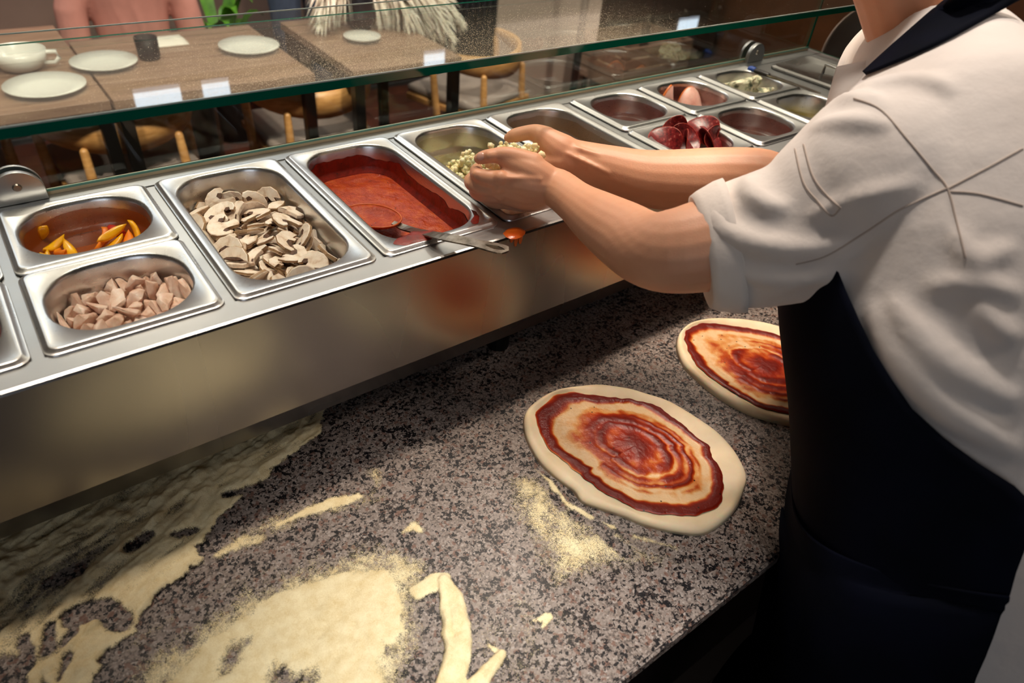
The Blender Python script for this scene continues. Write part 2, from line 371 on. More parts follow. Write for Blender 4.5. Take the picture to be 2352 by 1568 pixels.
def clamp(c, ax):
    # D-shaped steel plates either side of the pane, with a cross-head screw
    pts = [(.03*math.cos(a*math.pi/16), .03*math.sin(a*math.pi/16)) for a in range(17)]
    pts = [(.03, -.012)]+pts+[(-.03, -.012)]
    for off, h in ((-.012, .009), (.009, .006)):
        if ax == 'y': M = Matrix.Translation(Z(c[0], c[1]+off, .012)) @ Matrix(((1, 0, 0, 0), (0, 0, 1, 0), (0, 1, 0, 0), (0, 0, 0, 1)))
        else: M = Matrix.Translation(Z(c[0]+off, c[1], .012)) @ Matrix(((0, 0, 1, 0), (1, 0, 0, 0), (0, 1, 0, 0), (0, 0, 0, 1)))
        mb = MB(); mb.prism(pts, h, M, .03); o = recalc(mb.build('glass_clamp', STEEL, un, auto=.6))
        if off < 0:
            if ax == 'y':
                s = MB().cyl(Z(c[0], c[1]-.012, .022), Z(c[0], c[1]-.0145, .022), .0055, 14, .0042).build('screw', SCREW, o)
            else:
                s = MB().cyl(Z(c[0]-.012, c[1], .022), Z(c[0]-.0145, c[1], .022), .0055, 14, .0042).build('screw', SCREW, o)
clamp((-.152, GY), 'y'); clamp((1.365, GY), 'y'); clamp((X1-.026, .19), 'x')
# ------------------------------------------------------------------ gastronorm pans
def pan_loops(w, d, depth, r, grow=0., z0=None, z1=None):
    L = [(0, 0, .012), (.0004, .0016, .012), (.003, .0022, .011), (.0048, .0050, .010), (.0065, .0056, .0095), (.0085, .0052, .011), (.0135, .005, r+.004),
         (.0160, .0036, r), (.0176, -.0008, r-.001), (.019, -.030, r-.002), (.0195, -.034, r-.003), (.0245, -.038, r-.006), (.0255, -.042, r-.007),
         (.031, -(depth-.014), r-.011), (.035, -(depth-.003), r-.015), (.046, -depth, r-.022)]
    return L
def pan_ring(w, d, L, n=9, grow=0.): return [rrect(w/2-i-grow, d/2-i-grow, rr, z, n) for i, z, rr in L]
def make_pan(w, d, depth, r):
    mb = MB(); mb.loft(pan_ring(w, d, pan_loops(w, d, depth, r)), False, True); return mb
PANS = {}
protos = {}
def pan(key, i, row, label, depth=.1, m=None, dz=0., rz=0.):
    third = row is None
    w, d = PW, (PD if third else .162); cx = colx(i)+PW/2; cy = PD/2 if third else (.081 if row == 0 else PD-.081)
    pk = (third, depth)
    if pk not in protos:
        o = make_pan(w, d, depth, .05 if third else .056).build('food_pan', m or PANST, None, auto=.9); protos[pk] = o
    else: o = protos[pk].copy(); COL.objects.link(o)
    o.location = Z(cx, cy, .0002+dz); o.rotation_euler = (0, 0, rz)
    tag(o, label, 'food pan', 'steel food pans in the topping unit'); PANS[key] = (o, w, d, depth, .05 if third else .056)
    return o
pan('pep', -1, 1, 'small steel pan holding a few yellow pepper strips, beside the mushroom pan', .068)
pan('chk', -1, 0, 'small steel pan of chopped chicken in front of the pepper pan', .062)
pan('red', -2, 0, 'small steel pan with red pepper cubes, cut by the left edge', .068)
pan('lft', -2, 1, 'empty steel pan corner behind the pan of red cubes')
pan('mush', 0, None, 'long steel pan of sliced mushrooms', .062)
pan('sauce', 1, None, 'long steel pan smeared with tomato sauce')
pan('cheese', 2, None, 'long steel pan of crumbled cheese under the hands')
pan('oil', 3, None, 'long empty steel pan behind the right hand')
pan('bits', 4, 1, 'small steel pan with a few shredded bacon bits, in the back row', .062)
pan('ham', 5, 1, 'small steel pan with two ham slices standing at its walls', .062)
pan('blue', 6, 1, 'small steel pan of blue cheese next to the glass clamp', .062)
pan('salami', 4, 0, 'small steel pan of dark red salami rounds above the forearm', .06)
pan('pink', 5, 0, 'small nearly empty steel pan with one pink scrap', .062)
pan('yellow', 6, 0, 'small steel pan with pale yellow brine beside the sleeve')
# ------------------------------------------------------------------ the cook
def remesh(mb, name, mat, parent, voxel, smooth=6, fac=.5):
    """one continuous skin over overlapping limbs"""
    o = mb.build('tmp')
    r = o.modifiers.new('r', 'REMESH'); r.mode = 'VOXEL'; r.voxel_size = voxel
    s = o.modifiers.new('s', 'SMOOTH'); s.iterations = smooth; s.factor = fac
    me = bpy.data.meshes.new_from_object(o.evaluated_get(bpy.context.evaluated_depsgraph_get()))
    old = o.data; bpy.data.objects.remove(o); bpy.data.meshes.remove(old)
    me.name = name; me.materials.clear(); me.materials.append(mat); me.polygons.foreach_set('use_smooth', [True]*len(me.polygons))
    o = bpy.data.objects.new(name, me); COL.objects.link(o)
    if parent: attach(o, parent)
    return o
def lerp(a, b, t): return a+(b-a)*t
def spline(pts, n):
    """Catmull-Rom through tuples of numbers"""
    P = np.array(pts, float); out = []
    for k in range(n):
        x = k/(n-1)*(len(P)-1); i = min(int(x), len(P)-2); t = x-i
        p0, p1, p2, p3 = P[max(i-1, 0)], P[i], P[i+1], P[min(i+2, len(P)-1)]
        out.append(.5*(2*p1+(p2-p0)*t+(2*p0-5*p1+4*p2-p3)*t*t+(3*p1-p0-3*p2+p3)*t**3))
    return np.array(out)
VIEW = Vector(tuple(CR[2]))
def limb(mb, st, n=20, flat=.85, seg=24):
    """st: (ax, ay, bx, by, distance): the two outline points of each station"""
    R = spline(st, seg); pts = []; rad = []
    for ax, ay, bx, by, t in R:
        pts.append(at_d((ax+bx)/2, (ay+by)/2, t)); rad.append(math.hypot(ax-bx, ay-by)/2*t/CF)
    return mb.tube(pts, rad, n, flat, up=VIEW)
def digit(mb, st, n=14, flat=.95, seg=18):
    """st: (u, v, distance, radius in m)"""
    R = spline(st, seg); return mb.tube([at_d(*r[:3]) for r in R], [r[3] for r in R], n, flat, up=VIEW)
skin = NT('skin'); co_ = skin.coord()
skin.P(Base_Color=skin.mix(skin.math('MULTIPLY', skin.noise(45, 4, .6, co_), .55), lin('d9a280'), lin('c98a6a')), Roughness=.48, Subsurface_Weight=.18, Subsurface_Scale=.005, Subsurface_Radius=(1., .35, .2), Specular_IOR_Level=.4)
skin.bump(skin.noise(420, 3, .6, co_), .25, .0006); SKIN = skin.m
cook = empty('person', Z(.64, -.70, ZF), 'cook in beige chef jacket and navy apron, both hands cupped over the cheese pan', 'person')
FD = Vector((-.5, .87, 0)).normalized(); LD = Vector((-.87, -.5, 0)).normalized()
def pull(p, k): c = Vector(tuple(CC)); return c+(Vector(p)-c)*k
TOR = [(pull((.605, -.67, -.62), .95), .185, .14), (pull((.62, -.645, -.42), .95), .19, .15), (pull((.628, -.605, -.25), .95), .18, .15), (pull((.64, -.53, -.09), .96), .185, .15),
       (pull((.668, -.44, .07), .97), .195, .16), (Vector((.715, -.349, .19)), .185, .128), (Vector((.750, -.302, .258)), .125, .072), (Vector((.768, -.285, .288)), .075, .055)]
def tor_rows(n, stations=TOR):
    R = spline([(c.x, c.y, c.z, w, d) for c, w, d in stations], n); out = []
    for i in range(n):
        c = Vector(R[i][:3]); a = (Vector(R[min(i+1, n-1)][:3])-Vector(R[max(i-1, 0)][:3])).normalized()
        f = (FD-a*a.dot(FD)).normalized(); l = a.cross(f)
        if l.dot(LD) < 0: l = -l
        out.append((c, f, l, R[i][3], R[i][4]))
    return out
def tor_pt(row, th, off=0.):
    c, f, l, w, d = row
    cs, sn = math.cos(th), math.sin(th); e = 2/2.35
    p = c+f*((d+off)*math.copysign(abs(cs)**e, cs))+l*((w+off)*math.copysign(abs(sn)**e, sn)); return p+Vector((0, 0, T))
# --- body: head, neck, trunk core, both arms with hands, one skin
b = MB()
LW = (1268, 425, .93)
limb(b, [(1256, 385, 1236, 462, .93), (1296, 390, 1262, 474, .928), (1348, 422, 1300, 509, .90), (1402, 443, 1346, 560, .86), (1452, 462, 1402, 610, .82), (1510, 487, 1462, 655, .775), (1560, 480, 1535, 674, .75), (1640, 450, 1650, 668, .745), (1760, 420, 1820, 640, .735), (2000, 330, 2080, 520, .73)], flat=.9, seg=40)
# left hand: palm and back
digit(b, [(1262, 420, .93, .022), (1220, 395, .922, .022), (1172, 372, .918, .0135), (1160, 368, .918, .011)])
digit(b, [(1262, 425, .93, .023), (1215, 422, .925, .022), (1156, 412, .92, .0135)])
digit(b, [(1262, 428, .932, .023), (1212, 434, .935, .023), (1150, 428, .932, .0145)])
digit(b, [(1262, 434, .935, .021), (1212, 446, .945, .022), (1152, 444, .946, .0145)])
digit(b, [(1262, 440, .94, .02), (1218, 454, .955, .02), (1166, 459, .962, .014)])
# thumb and fingers
digit(b, [(1225, 378, .92, .0165), (1168, 357, .915, .0118), (1128, 358, .917, .0098), (1108, 362, .92, .009), (1100, 364, .922, .0075)], seg=22)
digit(b, [(1158, 412, .92, .0125), (1122, 408, .918, .0108), (1099, 402, .924, .0098), (1093, 393, .94, .0088), (1096, 386, .957, .0078)], seg=22)
digit(b, [(1150, 430, .932, .0128), (1110, 430, .936, .0112), (1086, 424, .944, .0098), (1080, 414, .962, .009), (1086, 405, .98, .008)], seg=22)
digit(b, [(1152, 446, .946, .0128), (1118, 448, .952, .011), (1095, 443, .965, .0096), (1092, 432, .985, .0088), (1100, 424, 1.0, .008)], seg=22)
digit(b, [(1166, 460, .962, .0115), (1140, 464, .972, .0098), (1120, 459, .985, .0086), (1115, 448, 1.0, .008), (1122, 440, 1.012, .007)], seg=22)
# right forearm, elbow, upper arm (inside the far sleeve)
limb(b, [(1300, 318, 1312, 408, .998), (1335, 324, 1330, 414, 1.0), (1400, 334, 1392, 440, .995), (1480, 345, 1474, 472, .985), (1560, 344, 1556, 486, .975), (1640, 340, 1646, 494, .965), (1720, 342, 1740, 500, .955), (1790, 358, 1830, 500, .95), (1930, 338, 1985, 450, .945), (1990, 310, 2040, 420, .94)], flat=.9, seg=40)
# right hand: palm, thenar, thumb, fingers under the cheese
digit(b, [(1322, 366, 1.0, .025), (1282, 345, .997, .026), (1250, 318, .995, .0185), (1236, 308, .995, .0135)])
digit(b, [(1322, 370, 1.0, .025), (1275, 372, 1.0, .024), (1222, 372, 1.005, .014)])
digit(b, [(1322, 374, 1.005, .023), (1272, 386, 1.01, .022), (1218, 388, 1.015, .014)])
digit(b, [(1322, 380, 1.01, .02), (1270, 398, 1.012, .018), (1225, 404, 1.015, .013)])
digit(b, [(1258, 314, .995, .0145), (1232, 304, .996, .0118), (1205, 306, .998, .0108), (1180, 312, 1.0, .0102), (1168, 317, 1.002, .0075)], seg=22)
digit(b, [(1224, 370, 1.008, .0125), (1192, 372, 1.015, .0105), (1168, 366, 1.03, .0095), (1158, 354, 1.045, .008)], seg=20)
digit(b, [(1220, 386, 1.015, .0125), (1186, 392, 1.018, .0105), (1158, 388, 1.03, .0095), (1146, 376, 1.045, .008)], seg=20)
digit(b, [(1226, 402, 1.012, .012), (1190, 410, 1.014, .0102), (1162, 408, 1.022, .0092), (1150, 398, 1.035, .008)], seg=20)
digit(b, [(1240, 412, 1.01, .0105), (1208, 424, 1.01, .009), (1184, 424, 1.016, .008), (1174, 416, 1.026, .007)], seg=20)
# trunk core, neck, head
rows = tor_rows(16)
b.loft([[tor_pt(r, 2*math.pi*k/24, -.02) for k in range(24)] for r in rows])
NB = Vector(Z(.768, -.282, .27)); HD = FD*.06+Vector((0, 0, .19))+LD*0
b.tube([NB-FD*.03-Vector((0, 0, .04)), NB+FD*.05+Vector((0, 0, .06)), NB+FD*.10+Vector((0, 0, .12))], [.064, .059, .056], 20)
hc = NB+FD*.165+Vector((0, 0, .20)); HM = Matrix.Rotation(math.atan2(FD.y, FD.x), 3, 'Z') @ Matrix.Rotation(.6, 3, 'Y')
b.ball(hc, (.1, .078, .115), 3, HM); b.ball(hc+HM @ Vector((.035, 0, -.06)), (.062, .056, .062), 3, HM)
b.ball(hc+HM @ Vector((.082, 0, -.10)), (.022, .022, .018), 2, HM)                                     # chin
b.tube([hc+HM @ Vector((.093, 0, .015)), hc+HM @ Vector((.116, 0, -.028))], [.008, .013], 10)             # nose
for s_ in (-1, 1):
    b.ball(hc+HM @ Vector((.003, s_*.08, -.012)), (.018, .009, .03), 2, HM)                                # ears
    b.ball(hc+HM @ Vector((.082, s_*.032, .03)), (.016, .024, .009), 2, HM)                               # brows
b.ball(hc+HM @ Vector((.092, 0, -.058)), (.014, .024, .006), 2, HM); b.ball(hc+HM @ Vector((.09, 0, -.07)), (.014, .022, .007), 2, HM)  # lips
# knuckles and the tendons over the back of the near hand, veins of the far wrist
for u, v, t, r in ((1150, 408, .911, .010), (1146, 428, .922, .010), (1150, 447, .936, .0095), (1164, 461, .954, .0085), (1097, 401, .918, .008), (1083, 424, .938, .008), (1126, 358, .911, .0085)): b.ball(at_d(u, v, t), r, 2)
for (u0, v0), (u1, v1), t0, t1 in (((1240, 412), (1158, 409), .907, .908), ((1240, 424), (1152, 429), .912, .920)): b.tube([at_d(u0, v0, t0), at_d((u0+u1)/2, (v0+v1)/2-1, (t0+t1)/2-.001), at_d(u1, v1, t1)], .0042, 8)
for pts in ([(1300, 352, .975), (1345, 372, .972), (1400, 398, .968)], [(1318, 338, .978), (1380, 358, .972)]): b.tube([at_d(*p) for p in pts], .0035, 8)
body = remesh(b, 'body', SKIN, cook, .0022, 4, .5)
eyem = simple('eye_white', 'e8e2da', .2)
for s_ in (-1, 1):
    e = MB().ball(hc+HM @ Vector((.085, s_*.033, .008)), .0125, 2, HM).build('eye', eyem, cook, True)
    MB().ball(hc+HM @ Vector((.0945, s_*.033, .008)), .006, 2, HM).build('iris', simple('dark_iris', '2a1a10', .2), e, True)
hair = simple('dark_hair', '22160f', .6, var=.3, vscale=60, bump=.6, bscale=300)
hm = MB(); hm.ball(hc+HM @ Vector((-.022, 0, .03)), (.098, .085, .105), 3, HM); remesh(hm, 'hair', hair, cook, .006, 2)
nail = simple('nail', 'd8a694', .25, Specular_IOR_Level=.6)
bv = BVHTree.FromObject(body, bpy.context.evaluated_depsgraph_get())
def hit(u, v, tree):
    d = Vector(tuple(ray(u, v))).normalized(); o = Vector(CC)+Vector((0, 0, T)); r = tree.ray_cast(o, d); return r[0], r[1]
pn, nn = hit(1103, 359, bv)
if pn:
    M = nn.to_track_quat('Z', 'Y').to_matrix(); a = (at_d(1100, 363, .92)-at_d(1128, 358, .917)).normalized(); a = (a-nn*a.dot(nn)).normalized(); M = Matrix((a, nn.cross(a), nn)).transposed()
    MB().ball(pn-nn*.0012, (.0068, .0058, .0022), 2, M).build('thumbnail', nail, cook, True)
# --- jacket
cl = NT('beige_cotton'); co_ = cl.coord()
tw = cl.n('ShaderNodeTexWave', {'Vector': co_, 'Scale': 420., 'Distortion': 1.}, wave_type='BANDS', bands_direction='DIAGONAL').outputs[0]
cl.P(Base_Color=cl.ramp(cl.noise(9, 3, .5, co_), [(.3, lin('dccfc4')), (.7, lin('e8ddd3'))]), Roughness=.75, Sheen_Weight=.25, Specular_IOR_Level=.25)
n1 = cl.bump(cl.noise(38, 3, .55, co_), .35, .004); cl.bump(tw, .12, .0004, n1); CLOTH = cl.m
SL = [(1556, 470, 1662, 690, .75), (1628, 430, 1752, 697, .745), (1690, 408, 1830, 690, .735), (1768, 374, 1905, 680, .725), (1832, 312, 1995, 660, .715), (1872, 262, 2090, 640, .705), (1935, 225, 2190, 600, .70), (2060, 190, 2270, 560, .71)]
def shirt_mb(folds=None):
    s = MB()
    R = spline(SL, 40); pts = [at_d((a+c)/2, (b_+d)/2, t) for a, b_, c, d, t in R]; rad = [math.hypot(a-c, b_-d)/2*t/CF for a, b_, c, d, t in R]
    s.tube(pts, rad, 32, [.72+.1*i/39 for i in range(40)], up=VIEW, caps=False)
    # far sleeve
    s.tube([at_d(1885, 420, .95), at_d(1930, 405, .948), at_d(2020, 360, .94), at_d(2130, 270, .92)], [.066, .07, .075, .085], 24, .9, up=VIEW, caps=False)
    rows = tor_rows(30)[:28]
    s.loft([[tor_pt(r, 2*math.pi*k/40) for k in range(40)] for r in rows])
    s.tube([Vector(Z(.62, -.365, .2)), Vector(Z(.72, -.31, .235)), Vector(Z(.84, -.24, .225)), Vector(Z(.90, -.2, .195))], [.075, .08, .085, .085], 24)   # shoulders
    for pts, r in folds or []: s.tube(pts, r, 10)
    return s
pre = remesh(shirt_mb(), 'tmp_shirt', CLOTH, None, .008, 6)
tree = BVHTree.FromObject(pre, bpy.context.evaluated_depsgraph_get())
def drape(px, tree, off, n=24):
    out = []
    for u, v in spline(px, n):
        p, nn = hit(u, v, tree)
        if p is not None:
            if out and (p-out[-1]).length > .12: break
            out.append(p+nn*off)
    return out
FOLDS = [([(1945, 212), (2010, 197), (2080, 187), (2140, 190), (2200, 212)], .011), ([(1880, 262), (1905, 240), (1950, 228), (2000, 236), (2030, 260)], .010), ([(1858, 292), (1920, 282), (1990, 282), (2050, 292)], .010),
         ([(1648, 432), (1640, 480), (1660, 525), (1720, 556), (1810, 572), (1900, 568), (1980, 548)], .012), ([(1715, 402), (1722, 440), (1760, 470), (1815, 480)], .011), ([(1640, 600), (1720, 632), (1800, 640), (1900, 630), (1990, 600)], .009),
         ([(1760, 690), (1800, 655), (1880, 640), (1960, 640)], .008), ([(1850, 500), (1930, 470), (2030, 440), (2120, 425)], .008),
         ([(2000, 690), (2035, 770), (2090, 850), (2170, 930), (2260, 990), (2345, 1050)], .017), ([(2045, 680), (2085, 745), (2150, 820), (2240, 880), (2345, 930)], .017), ([(2110, 665), (2200, 650), (2290, 660), (2345, 690)], .010), ([(2020, 700), (2070, 800), (2130, 880), (2200, 950)], .009),
         ([(2190, 520), (2240, 600), (2330, 560)], .011), ([(2230, 690), (2300, 760), (2345, 780)], .010)]
fl = []
for px, r in FOLDS:
    p = drape(px, tree, -r*.32)
    if len(p) > 4: fl.append((p, [1.25*r*(.25+.75*math.sin(math.pi*min(1, max(0, i/(len(p)-1))))**.6) for i in range(len(p))]))
bpy.data.objects.remove(pre)
shirt = remesh(shirt_mb(fl), 'jacket', CLOTH, cook, .005, 5, .5); shirt['label'] = 'beige cotton chef jacket with rolled sleeves'
tree = BVHTree.FromObject(shirt, bpy.context.evaluated_depsgraph_get())
# cuff of the near sleeve: a folded-back band
R = spline(SL[:3], 24); cuf = MB(); rings = []
for k, (i, off) in enumerate(((0, -.012), (0, .0005), (0, .0045), (3, .006), (8, .0065), (11, .005), (11.4, .001), (11.2, -.006))):
    i0 = int(i); a, b_, c, d, t = R[i0]*(1-(i-i0))+R[min(i0+1, 23)]*(i-i0)
    p = at_d((a+c)/2, (b_+d)/2, t); nx = R[i0+1]; ax = (at_d((nx[0]+nx[2])/2, (nx[1]+nx[3])/2, nx[4])-at_d((R[i0][0]+R[i0][2])/2, (R[i0][1]+R[i0][3])/2, R[i0][4])).normalized()
    bb = (VIEW-ax*ax.dot(VIEW)).normalized(); aa = ax.cross(bb); r = math.hypot(a-c, b_-d)/2*t/CF+off
    rings.append([p+aa*(r*math.cos(2*math.pi*q/40))+bb*((r-off)*.73+off)*math.sin(2*math.pi*q/40) for q in range(40)])
cuf.loft(rings, False, False); recalc(cuf.build('cuff', CLOTH, cook, True))
# seams lie on the jacket as thin stitched ridges
seam = simple('seam_thread', 'bcab9d', .8)
for px in ([(1962, 226), (2022, 252), (2085, 322), (2140, 388), (2176, 432), (2196, 505), (2218, 592)], [(1846, 332), (1866, 402), (1896, 445), (1930, 476)], [(1826, 342), (1846, 420), (1878, 462), (1910, 495), (1931, 477)],
           [(1830, 606), (1900, 586), (1990, 532), (2070, 480), (2172, 434)], [(2180, 432), (2260, 390), (2348, 342)], [(2184, 440), (2250, 446), (2348, 472)]):
    p = drape(px, tree, .0003, 40)
    if len(p) > 3: MB().tube(p, .0009, 6).build('seam', seam, cook, True)
# stand-up collar round the neck and the stiff front edge of the jacket
ca = (FD*.75+Vector((0, 0, 1))).normalized(); cf = (FD-ca*ca.dot(FD)).normalized(); cl_ = ca.cross(cf); cc0 = NB+Vector((0, 0, -.005))-FD*.006; rings = []
for rr_, hh in ((.066, -.02), (.068, .0), (.0685, .018), (.0675, .034), (.066, .036), (.065, .02), (.064, -.02)):
    rings.append([cc0+cf*(rr_*1.08*math.cos(a))+cl_*(rr_*1.02*math.sin(a))+ca*(hh-.012*math.cos(a)+.0004*math.sin(a*26)) for a in [(-165+330*k/56)*math.pi/180 for k in range(57)]])
mb = MB(); mb.loft(rings, False, False, closed=False); recalc(mb.build('collar', CLOTH, cook, True))
A_, B_ = spline([(1921, 153, .795), (1962, 144, .79), (2032, 130, .785)], 14), spline([(1893, 252, .80), (1925, 235, .775), (1992, 178, .765)], 14); mb = MB()
mb.loft([[at_d(*(A_[i]+(B_[i]-A_[i])*k/10-np.array([0, 0, .008*math.sin(math.pi*k/10)]))) for k in range(11)] for i in range(14)], False, False, closed=False)
o = mb.build('front_flap', CLOTH, cook, True); o.modifiers.new('t', 'SOLIDIFY').thickness = .004
# --- apron: bib, skirt, neck strap
ap = NT('navy_twill'); ap.P(Base_Color=ap.ramp(ap.noise(12, 3), [(.3, lin('04060d')), (.7, lin('080b1a'))]), Roughness=.85, Specular_IOR_Level=.08); ap.bump(ap.noise(500, 2), .15, .0005); NAVY = ap.m
BND = [(1900, 560), (1950, 680), (2000, 790), (2060, 890), (2110, 955), (2200, 1030), (2300, 1092), (2385, 1145), (2370, 1200), (2345, 1290), (2300, 1420), (2240, 1568), (2190, 1690), (2150, 1800), (2100, 2100), (2080, 2600)]
def px_of(p):
    c = CR @ (np.array((p.x, p.y, p.z-T))-CC); return 1176+CF*c[0]/c[2], 784+CF*c[1]/c[2]
def inside(p):
    u, v = px_of(p); best = None
    us = np.interp(v, [q[1] for q in BND], [q[0] for q in BND]); return u < us
def sector(rows, offs, wav=0.):
    rings = []
    for ri, (r, of) in enumerate(zip(rows, offs)):
        th1 = 0.
        for k in range(260):
            th = k*math.pi/260
            if not inside(tor_pt(r, th, of)): break
            th1 = th
        th0 = -1.7
        rings.append([tor_pt(r, th0+(th1-th0)*k/48, of+wav*math.sin((th0+(th1-th0)*k/48)*5+ri*.15)) for k in range(49)])
    return rings
rows = tor_rows(60)
seln = [r for r in rows if -.27 < r[0].z < .13]
bib = MB(); bib.loft(sector(seln, [.009]*len(seln)), False, False, closed=False); bo = bib.build('apron_bib', NAVY, cook, True)
SK = [(pull((.60, -.68, -1.0), .95), .23, .19), (pull((.605, -.67, -.75), .95), .215, .175)]+[(c, w+.012, d+.012) for c, w, d in TOR[:3]]+[(TOR[2][0].lerp(TOR[3][0], .35), .185, .152), (TOR[2][0].lerp(TOR[3][0], .5), .184, .149)]
rws = tor_rows(34, SK)
sk = MB(); sk.loft(sector(rws, [.012]*len(rws), .004), False, False, closed=False); so = sk.build('apron_skirt', NAVY, cook, True)
for o in (bo, so):
    m = o.modifiers.new('thick', 'SOLIDIFY'); m.thickness = .002; m.offset = 1
def patch(name, edgeA, edgeB, mat, off, thick, tree, n=26, w=8, t_def=None):
    A, B = spline(edgeA, n), spline(edgeB, n); g = []; last = t_def
    for i in range(n):
        row = []
        for k in range(w+1):
            u, v = A[i]+(B[i]-A[i])*k/w
            p, nn = hit(u, v, tree)
            row.append((p+nn*off) if p is not None else None)
        g.append(row)
    fl = [p for r in g for p in r if p is not None]
    for i in range(n):
        for k in range(w+1):
            if g[i][k] is None:
                u, v = A[i]+(B[i]-A[i])*k/w
                ref = next((q for q in [g[j][kk] for j in range(max(0, i-4), min(n, i+5)) for kk in range(w, -1, -1)] if q is not None), fl[-1] if fl else at_d(u, v, .8))
                c = CR @ (np.array((ref.x, ref.y, ref.z-T))-CC); g[i][k] = at_d(u, v, c[2])
    for _ in range(6):   # relax along the patch so that it lies flat like cloth
        for i in range(1, n-1):
            for k in range(w+1): g[i][k] = g[i][k]*.5+(g[i-1][k]+g[i+1][k])*.25
    mb = MB(); mb.loft(g, False, False, closed=False); o = mb.build(name, mat, cook, True)
    m = o.modifiers.new('thick', 'SOLIDIFY'); m.thickness = thick; m.offset = 0; return o
patch('neck_strap', [(1989, 171), (2040, 124), (2110, 62), (2182, -4), (2230, -60)], [(1993, 176), (2070, 146), (2160, 106), (2240, 62), (2345, -2)], NAVY, .004, .003, tree)
# trousers and shoes down to the floor
tr_ = MB(); trm = simple('dark_trousers', '14141a', .9)
for s_ in (-1, 1):
    c0 = Vector((TOR[0][0].x, TOR[0][0].y, 0))+LD*(s_*.10)
    tr_.tube([c0+Vector((0, 0, T-.45)), c0+Vector((0, 0, .48)), c0-FD*.02+Vector((0, 0, .09))], [.095, .075, .062], 16)
    sh_ = MB(); sh_.tube([c0-FD*.07+Vector((0, 0, .045)), c0+FD*.04+Vector((0, 0, .05)), c0+FD*.15+Vector((0, 0, .036))], [.042, .046, .036], 14, [1., .95, .9], up=(0, 0, 1)); sh_.v = [Vector((v.x, v.y, max(0, v.z))) for v in sh_.v]
    sh_.build('shoe', BLACKM, cook, True)
remesh(tr_, 'trousers', trm, cook, .01, 3)
# ------------------------------------------------------------------ food: one shape of each kind
def cvar(name, stops, scale, rough=.5, bump=.3, bscale=150, bdist=.0008, sss=.1, detail=4, **kw):
    if name in MATS: return MATS[name]
    t = NT(name); co = t.coord(); n = t.noise(scale, detail, .6, co)
    t.P(Base_Color=t.ramp(n, [(p, lin(h)) for p, h in stops]), Roughness=rough, Subsurface_Weight=sss, Subsurface_Scale=.003)
    if bump: t.bump(t.noise(bscale, 3, .6, co), bump, bdist)
    for k, v in kw.items(): t.set(t.p, k.replace('_', ' '), v)
    MATS[name] = t.m; return t.m
MFLESH = cvar('mushroom_flesh', [(.3, 'c8a486'), (.48, 'ecd8c4'), (.7, 'f8ecde')], 70, .55, .3, 260)
MSKIN = cvar('mushroom_skin', [(.3, '7a583c'), (.65, 'b8946e')], 60, .55)
MGILL = cvar('mushroom_gills', [(.3, '3a241a'), (.7, '6d4a36')], 300, .7)
def mirror(p): return p+[(-x, y) for x, y in p[::-1]]
MUSH = [
    (mirror([(0, 1.9), (.8, 1.75), (1.5, 1.2), (1.95, .3), (1.9, -.35), (1.55, -.6), (1.25, -.3), (1.3, .1), (.95, .35), (.6, .1), (.5, -.5), (.6, -1.4), (.35, -1.65)]), [[(.62, .12), (.95, .4), (1.32, .15), (1.25, -.25), (.8, -.2)], [(-.62, .12), (-.8, -.2), (-1.25, -.25), (-1.32, .15), (-.95, .4)]]),
    ([(-1.7, -.9), (-1.9, 0), (-1.5, 1.0), (-.5, 1.7), (.6, 1.6), (1.5, .9), (1.8, 0), (1.5, -.35), (1.1, -.1), (.8, .35), (.1, .6), (-.4, .3), (-.5, -.5), (-.9, -.75), (-1.0, -.3), (-1.3, -.5)], [[(.8, .3), (.1, .58), (-.4, .3), (-.2, -.1), (.5, -.15)]]),
    (mirror([(0, 1.5), (1.0, 1.3), (1.9, .5), (2.1, -.2), (1.5, -.1), (.9, .2), (.45, .25)]), [[(.45, .2), (.9, .15), (1.3, 0), (.5, -.12), (-.5, -.12), (-1.3, 0), (-.9, .15), (-.45, .2)]]),
    ([(-.6, -1.2), (-.75, .3), (-1.5, .9), (-.9, 1.5), (.4, 1.5), (1.3, 1.1), (.7, .4), (.55, -.4), (.65, -1.25), (.1, -1.4)], [[(.66, .4), (1.15, 1.0), (.75, .95), (.45, .45)]]),
    ([(-1.3, -.8), (-1.5, .4), (-.6, 1.1), (.7, 1.0), (1.4, .2), (1.1, -.7), (.2, -.95)], []),
]
